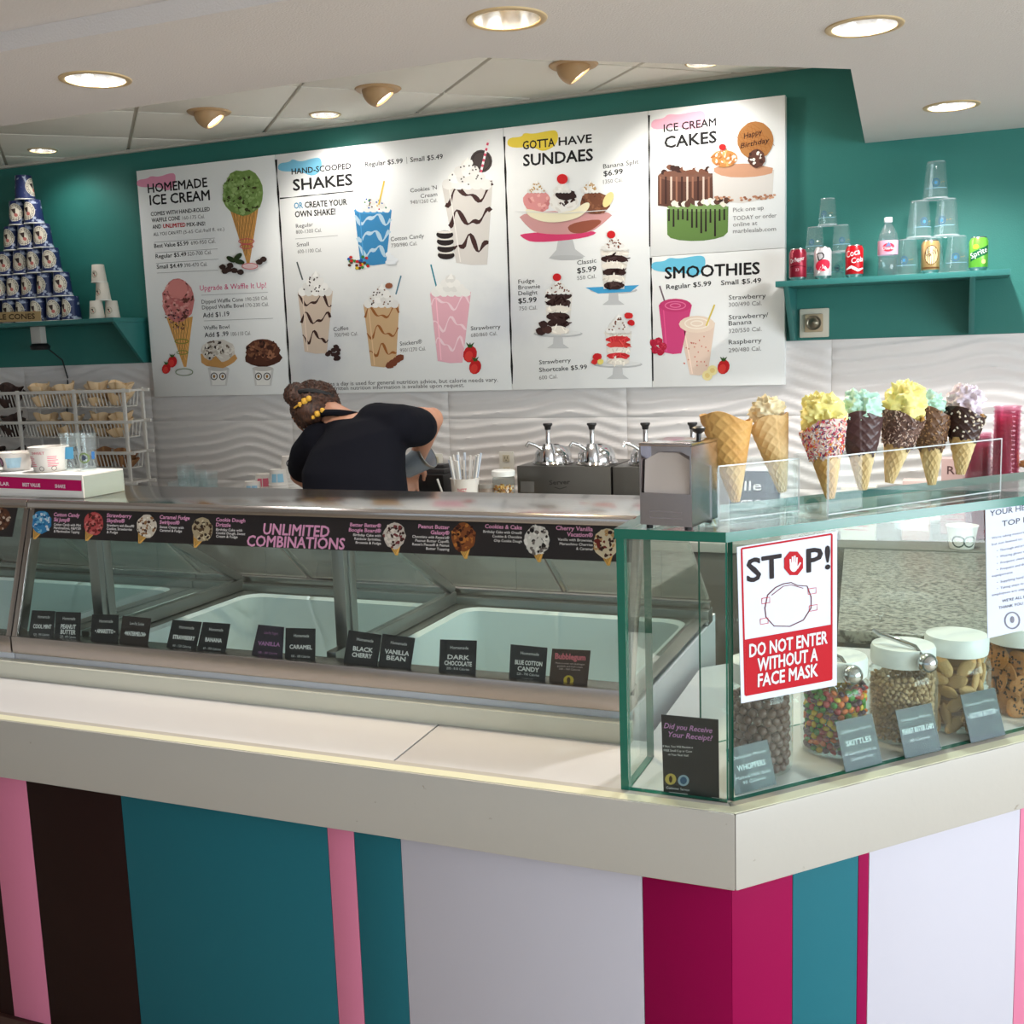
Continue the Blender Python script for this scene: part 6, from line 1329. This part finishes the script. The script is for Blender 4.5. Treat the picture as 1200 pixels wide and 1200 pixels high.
def hand(m, wr, el):
    d = (Vector(wr)-Vector(el)).normalized(); s_ = d.cross(Vector((0, 0, 1))).normalized(); u = s_.cross(d); palm = Vector(wr)+d*.05
    loft(m, [(Vector(wr), s_*.026, u*.018), (Vector(wr)+d*.03, s_*.036, u*.017), (Vector(wr)+d*.075, s_*.040, u*.015), (Vector(wr)+d*.09, s_*.036, u*.012)], 12)
    for i, l in enumerate((.062, .072, .068, .052)):
        b = Vector(wr)+d*.082+s_*(.030-.020*i); limb(m, [b, b+d*l*.5-u*.006, b+d*l*.8-u*.030, b+d*l*.78-u*.048], [.0095, .0090, .0085, .0075], 8)
    b = Vector(wr)+d*.025+s_*.034; limb(m, [b, b+d*.025+s_*.018-u*.01, b+d*.058+s_*.016-u*.025], [.012, .0105, .0085], 8)
b = MB()
loft(b, [(hipc+Vector((0, 0, -.10)), X_*.150, Y__*.11), (hipc, X_*.165, Y__*.12), (waist, X_*.155, Y__*.11), (mid, X_*.165, Y__*.11), (upb, tilt_*.155, Y__*.105), (sho, tilt_*.125, Y__*.085), (nk, tilt_*.06, Y__*.06)], 20)
limb(b, [nk+Vector((.01, -.01, -.03)), nk.lerp(hd, .55)], [.058, .052])
fdir = Vector((-.22, .86, -.46)).normalized(); hup = (Vector((-.30, .25, .92)) - fdir*Vector((-.30, .25, .92)).dot(fdir)).normalized(); hside = fdir.cross(hup)
loft(b, [(hd+hup*z_+fdir*o_, hside*w_, fdir*d_) for z_, o_, w_, d_ in ((-.115, .030, .030, .035), (-.095, .022, .050, .062), (-.06, .008, .064, .080), (-.02, 0, .072, .092), (.03, -.004, .075, .096), (.07, -.006, .066, .084), (.10, -.006, .042, .054), (.112, -.006, .015, .02))], 20)
limb(b, [hd+fdir*.088+hup*-.005, hd+fdir*.108+hup*-.035], [.009, .015])
for sg in (-1, 1): loft(b, [(hd+hside*sg*.070+hup*-.03, fdir*.012, hup*.022), (hd+hside*sg*.082+hup*-.02, fdir*.016, hup*.030), (hd+hside*sg*.088+hup*-.018, fdir*.010, hup*.022)], 10)
limb(b, [rS, rE, rH], [.056, .046, .030]); limb(b, [lS, lE, lH], [.056, .044, .030]); hand(b, rH, rE); hand(b, lH, lE)
for sg in (-1, 1):
    h_ = hipc+Vector((sg*.09, 0, -.06)); limb(b, [h_, Vector((h_.x+sg*.02, 3.53, .48)), Vector((h_.x+sg*.03, 3.48, .09))], [.09, .058, .042]); limb(b, [Vector((h_.x+sg*.03, 3.47, .045)), Vector((h_.x+sg*.045, 3.60, .035))], [.042, .034])
body = fuse(b, 'body', SKIN, wk, .0065, 3)
for sg in (-1, 1): MB().ball(hd+fdir*.085+hside*sg*.030+hup*.012, .010, 10, 8).build('eye', mat('eye_white', (226, 222, 216), .3), wk, smooth=True)
s_ = MB()
loft(s_, [(hipc+Vector((0, 0, .02)), X_*.200, Y__*.150), (waist+Vector((.0, 0, -.08)), X_*.205, Y__*.150), (waist, X_*.208, Y__*.148), (mid, X_*.206, Y__*.145), (upb+Vector((-.004, 0, 0)), tilt_*.198, Y__*.135), (sho+Vector((-.004, 0, -.004)), tilt_*.150, Y__*.110), (nk+Vector((.006, 0, -.012)), tilt_*.078, Y__*.078)], 26)
limb(s_, [sho+Vector((.06, 0, -.01)), rS+Vector((.01, .0, -.018)), rS.lerp(rE, .5)+Vector((.008, 0, -.026)), rS.lerp(rE, .60)+Vector((.004, 0, -.028))], [.082, .084, .076, .070]); limb(s_, [lS+Vector((.03, 0, .0)), lS.lerp(lE, .4), lS.lerp(lE, .75)], [.085, .078, .068])
NAVYF = mat('navy_polo_fabric', (14, 15, 24), .9, spec=.15, bump=(14, .5))
shirt = fuse(s_, 'polo_shirt', NAVYF, wk, .009, 6)
c_ = MB(); cc = nk+Vector((.0, -.005, .0)); ax_ = (hd-nk).normalized()
for i in range(2): c_.tube([cc+ax_*(.006+.012*i)+(X_*math.cos(a)*.074+Vector((0, .9, -.2))*math.sin(a)*.074) for a in [2*math.pi*j/24 for j in range(25)]], .012, 8)
c_.build('collar', NAVYF, wk, smooth=True)
p_ = MB()
for sg in (-1, 1): h_ = hipc+Vector((sg*.085, 0, -.03)); limb(p_, [h_, Vector((h_.x+sg*.02, 3.53, .48)), Vector((h_.x+sg*.03, 3.48, .10))], [.112, .078, .062])
loft(p_, [(hipc+Vector((0, 0, -.10)), X_*.175, Y__*.135), (hipc+Vector((0, 0, .06)), X_*.180, Y__*.130)], 22); fuse(p_, 'trousers', mat('black_trousers', (22, 22, 26), .85), wk, .010, 5)
for sg in (-1, 1): sh = MB(); x = hipc.x+sg*.115; loft(sh, [(Vector((x, 3.40, .045)), X_*.030, Vector((0, 0, .04))), (Vector((x, 3.44, .052)), X_*.046, Vector((0, 0, .052))), (Vector((x, 3.56, .046)), X_*.052, Vector((0, 0, .045))), (Vector((x, 3.66, .034)), X_*.044, Vector((0, 0, .033))), (Vector((x, 3.69, .028)), X_*.02, Vector((0, 0, .02)))], 14); sh.build('shoe', mat('black_shoe', (20, 20, 22), .5), wk, smooth=60)
HAIR = mat('brown_hair', (84, 54, 40), .55, var=(40, (44, 27, 22), .42, .62, (3, 1, 1)), bump=(90, .6, (4, 1, 1)))
h_ = MB(); sd = 3.0
def hfn(d): p = d*2.4; return 1+.07*noise.noise(p*2.0)+.11*(1-abs(noise.noise(p*4.2))*2)+.05*noise.noise(p*9)
h_.ball(hd-fdir*.022+hup*.010, .088, 80, 56, fn=hfn, sc=(1, 1, 1.04)); h_.ball(hd-fdir*.075+hup*.052-hside*.055, .044, 48, 32, fn=hfn); h_.ball(hd-fdir*.08+hup*-.035, .052, 28, 20, fn=hfn)
rnd = random.Random(4)
for i in range(90):
    a = rnd.uniform(0, 6.28); d0 = (hside*math.cos(a)+hup*math.sin(a)*.9-fdir*rnd.uniform(.2, .9)).normalized(); s0_ = hd-fdir*.02+hup*.02+d0*.088; d1_ = (d0+Vector((rnd.uniform(-1, 1), rnd.uniform(-1, 1), rnd.uniform(-.6, .8)))*.9).normalized()
    d1_ = (d1_-d0*d1_.dot(d0)).normalized(); h_.tube([s0_, s0_+d0*.006+d1_*.016, s0_+d0*.004+d1_*.034, s0_-d0*.008+d1_*.05], .0028, 5, rs=[.003, .003, .0024, .0012])
h_.build('hair', HAIR, wk, smooth=True)
vb = MB(); vb.tube([hd+hup*(.035-.02*math.cos(a))+(hside*math.cos(a)*.088+fdir*math.sin(a)*.102)-fdir*.014 for a in [2*math.pi*j/32 for j in range(33)]], .010, 8); vb.build('visor_band', mat('black_visor', (20, 19, 22), .6), wk, smooth=True)
yl = MB()
for px_, py_, r_ in ((357, 470, .013), (362, 467, .011), (352, 474, .010), (372, 485, .012), (378, 481, .010), (367, 489, .008)): yl.ball(PP(px_, py_, hd.y-.125), r_, 10, 8, fn=lambda d: 1+.25*noise.noise(d*3))
yl.tube([PP(345, 478, hd.y-.11), PP(352, 473, hd.y-.125), PP(360, 467, hd.y-.125)], .004, 6); yl.build('yellow_hair_tie', mat('yellow_ribbon', (222, 170, 60), .6), wk, smooth=True)
ms_ = MB(); ms_.tube([hd+hside*.090+hup*.02+fdir*-.03, hd+hside*.094+fdir*.03-hup*.015, hd+hside*.075+fdir*.075-hup*.04], .005, 6); ms_.tube([hd-hside*.090+hup*-.02+fdir*-.03, hd-hside*.090+fdir*.03-hup*.03, hd-hside*.07+fdir*.075-hup*.05], .004, 6); ms_.build('mask_strap', mat('peach_strap', (206, 140, 100), .6), wk, smooth=True)
mk_ = MB(); loft(mk_, [(hd+fdir*.060-hup*.03, hside*.072, hup*.050), (hd+fdir*.098-hup*.045, hside*.052, hup*.052), (hd+fdir*.118-hup*.05, hside*.022, hup*.03)], 18); mk_.build('face_mask', mat('pale_face_mask', (206, 214, 220), .7), wk, smooth=60)
# grey cup tilted in the worker's hand
a, e = PP(474, 550, 3.93), PP(501, 533, 3.93); t = thing('mixing_cup', 'pale blue-grey mixing cup tilted in the worker’s hand', 'cup', a); ax_ = e-a; q = Vector((0, 0, 1)).rotation_difference(ax_.normalized()).to_matrix().to_4x4()
m = MB(); m.mat4 = q; L_ = ax_.length; m.lathe([(0, 0), (.038, 0), (.042, .006), (.054, L_*.92), (.056, L_), (.053, L_), (.040, .008), (0, .008)], n=26); m.mat4 = None; m.build('cup_body', mat('pale_steel_cup', (150, 162, 176), .4, .3), t, smooth=45, local=True)
m = MB(); m.mat4 = q; m.lathe([(.0545, L_*.93), (.058, L_*.94), (.058, L_*1.02), (.0545, L_*1.03)], n=26); m.mat4 = None; m.build('rim', STEELD, t, smooth=45, local=True)

# ================================================================== CEILING LIGHTS
TRIM = mat('gold_trim_ring', (196, 170, 128), .4); REFL = mat('light_reflector', (226, 226, 226), .22, 1.0); TANB = mat('tan_eyeball', (196, 160, 118), .45)
LAMPC = mat('cool_lamp', (255, 250, 240), .5, emit=6.0); LAMPW = mat('warm_lamp', (255, 214, 140), .5, emit=11.0)
def cut(ob, c, r_, h):
    cm = MB(); n = 36
    cm.prism([(c[0]+r_*math.cos(2*math.pi*j/n), c[1]+r_*math.sin(2*math.pi*j/n), c[2]) for j in range(n)], (0, 0, h)); cu = cm.build('cutter', PLASTER)
    md = ob.modifiers.new('b', 'BOOLEAN'); md.operation = 'DIFFERENCE'; md.solver = 'EXACT'; md.object = cu
    me = bpy.data.meshes.new_from_object(ob.evaluated_get(bpy.context.evaluated_depsgraph_get())); ob.modifiers.clear(); ob.data = me; bpy.data.objects.remove(cu)
def spot(loc, d, e, ang, col, r_=.04):
    l = bpy.data.lights.new('lamp_light', 'SPOT'); l.energy = e; l.spot_size = R(ang); l.spot_blend = .6; l.color = col; l.shadow_soft_size = r_
    o = bpy.data.objects.new('lamp_light', l); C.objects.link(o); o.location = loc; o.rotation_euler = Vector(d).to_track_quat('-Z', 'Y').to_euler()
def downlight(px_, py_, z, r_, label, warm=False, e=56, obs=()):
    c = onz(px_, py_, z); t = thing('downlight', label, 'light', c)
    for ob in obs: cut(ob, (c.x, c.y, z-.05), r_*1.0, .155)
    MB().lathe([(r_*.97, .012), (r_*.98, -.002), (r_*1.04, -.005), (r_*1.18, -.003), (r_*1.20, .0)], n=40).build('trim_ring', TRIM, t, smooth=50, local=True)
    MB().lathe([(r_*.97, -.001), (r_*.90, .03), (r_*.74, .075), (r_*.55, .098), (0, .1)], n=40).build('reflector', REFL, t, smooth=60, local=True)
    MB().lathe([(0, .040 if warm else .055), (r_*.45, .046 if warm else .060), (r_*.55, .07), (r_*.5, .096)], n=30).build('bulb', LAMPW if warm else LAMPC, t, smooth=60, local=True)
    spot(c+Vector((0, 0, .035 if warm else .045)), (0, 0, -1), e, 150, (1, .80, .52) if warm else (1, .98, .955), .04)
bpy.context.view_layer.update()
downlight(112, 93, ZS, .078, 'recessed downlight in the plaster soffit above the dipping cabinet', obs=[soffit])
downlight(594, 22, ZS, .078, 'warm glowing recessed downlight in the middle of the plaster soffit', True, 54, [soffit])
downlight(1013, 31, ZS, .078, 'recessed downlight in the soffit above the glass display case', obs=[soffit])
downlight(1115, 124, ZS, .075, 'recessed downlight in the soffit near the soda shelf', obs=[soffit])
tiles = [o for o in ce.children if o.name.startswith('ceiling_tile') or o.name.startswith('ceiling_grid')]
def under(c, r_):
    out = []
    for o in tiles:
        xs2 = [v.co.x for v in o.data.vertices]; ys2 = [v.co.y for v in o.data.vertices]
        if min(xs2)-r_ < c.x < max(xs2)+r_ and min(ys2)-r_ < c.y < max(ys2)+r_: out.append(o)
    return out
for px_, py_, lab in ((50, 176, 'small recessed downlight in a ceiling tile above the blue cup pyramid'), (381, 134, 'small recessed downlight in a ceiling tile above the shakes menu'), (824, 73, 'small recessed downlight in a ceiling tile above the cakes menu')):
    downlight(px_, py_, ZC, .060, lab, False, 8, under(onz(px_, py_, ZC), .06))
def eyeball(px_, py_, label):
    c = onz(px_, py_, ZC); t = thing('eyeball_light', label, 'light', c)
    MB().lathe([(.050, .0), (.052, -.006), (.088, -.007), (.095, -.001), (.095, .0)], n=36).build('trim_ring', TANB, t, smooth=50, local=True)
    d = Vector((.52, .25, -.80)).normalized(); q = Vector((0, 0, 1)).rotation_difference(d).to_matrix().to_4x4(); R0 = .066
    m = MB(); m.mat4 = Matrix.Translation((0, 0, -.006)) @ q
    a0 = R(48); m.lathe([(R0*math.sin(a), R0*math.cos(a)) for a in [a0+(math.pi-a0)*i/14 for i in range(15)]], n=32); m.lathe([(R0*math.sin(a0), R0*math.cos(a0)), (R0*math.sin(a0)-.006, R0*math.cos(a0)), (R0*.55, R0*.35)], n=32); m.build('eyeball', TANB, t, smooth=50, local=True)
    m = MB(); m.mat4 = Matrix.Translation((0, 0, -.006)) @ q; m.lathe([(0, R0*.60), (R0*.55, R0*.56), (R0*.62, R0*.40)], n=28); m.build('bulb', LAMPC, t, smooth=60, local=True)
    spot(c+Vector((0, 0, -.006))+d*(R0*.72), d, 12, 120, (1, .95, .86), .03)
eyeball(245, 131, 'tan eyeball light in the tiled ceiling above the homemade ice cream menu')
eyeball(443, 104, 'tan eyeball light in the tiled ceiling above the shakes menu')
eyeball(672, 76, 'tan eyeball light in the tiled ceiling above the sundaes menu')
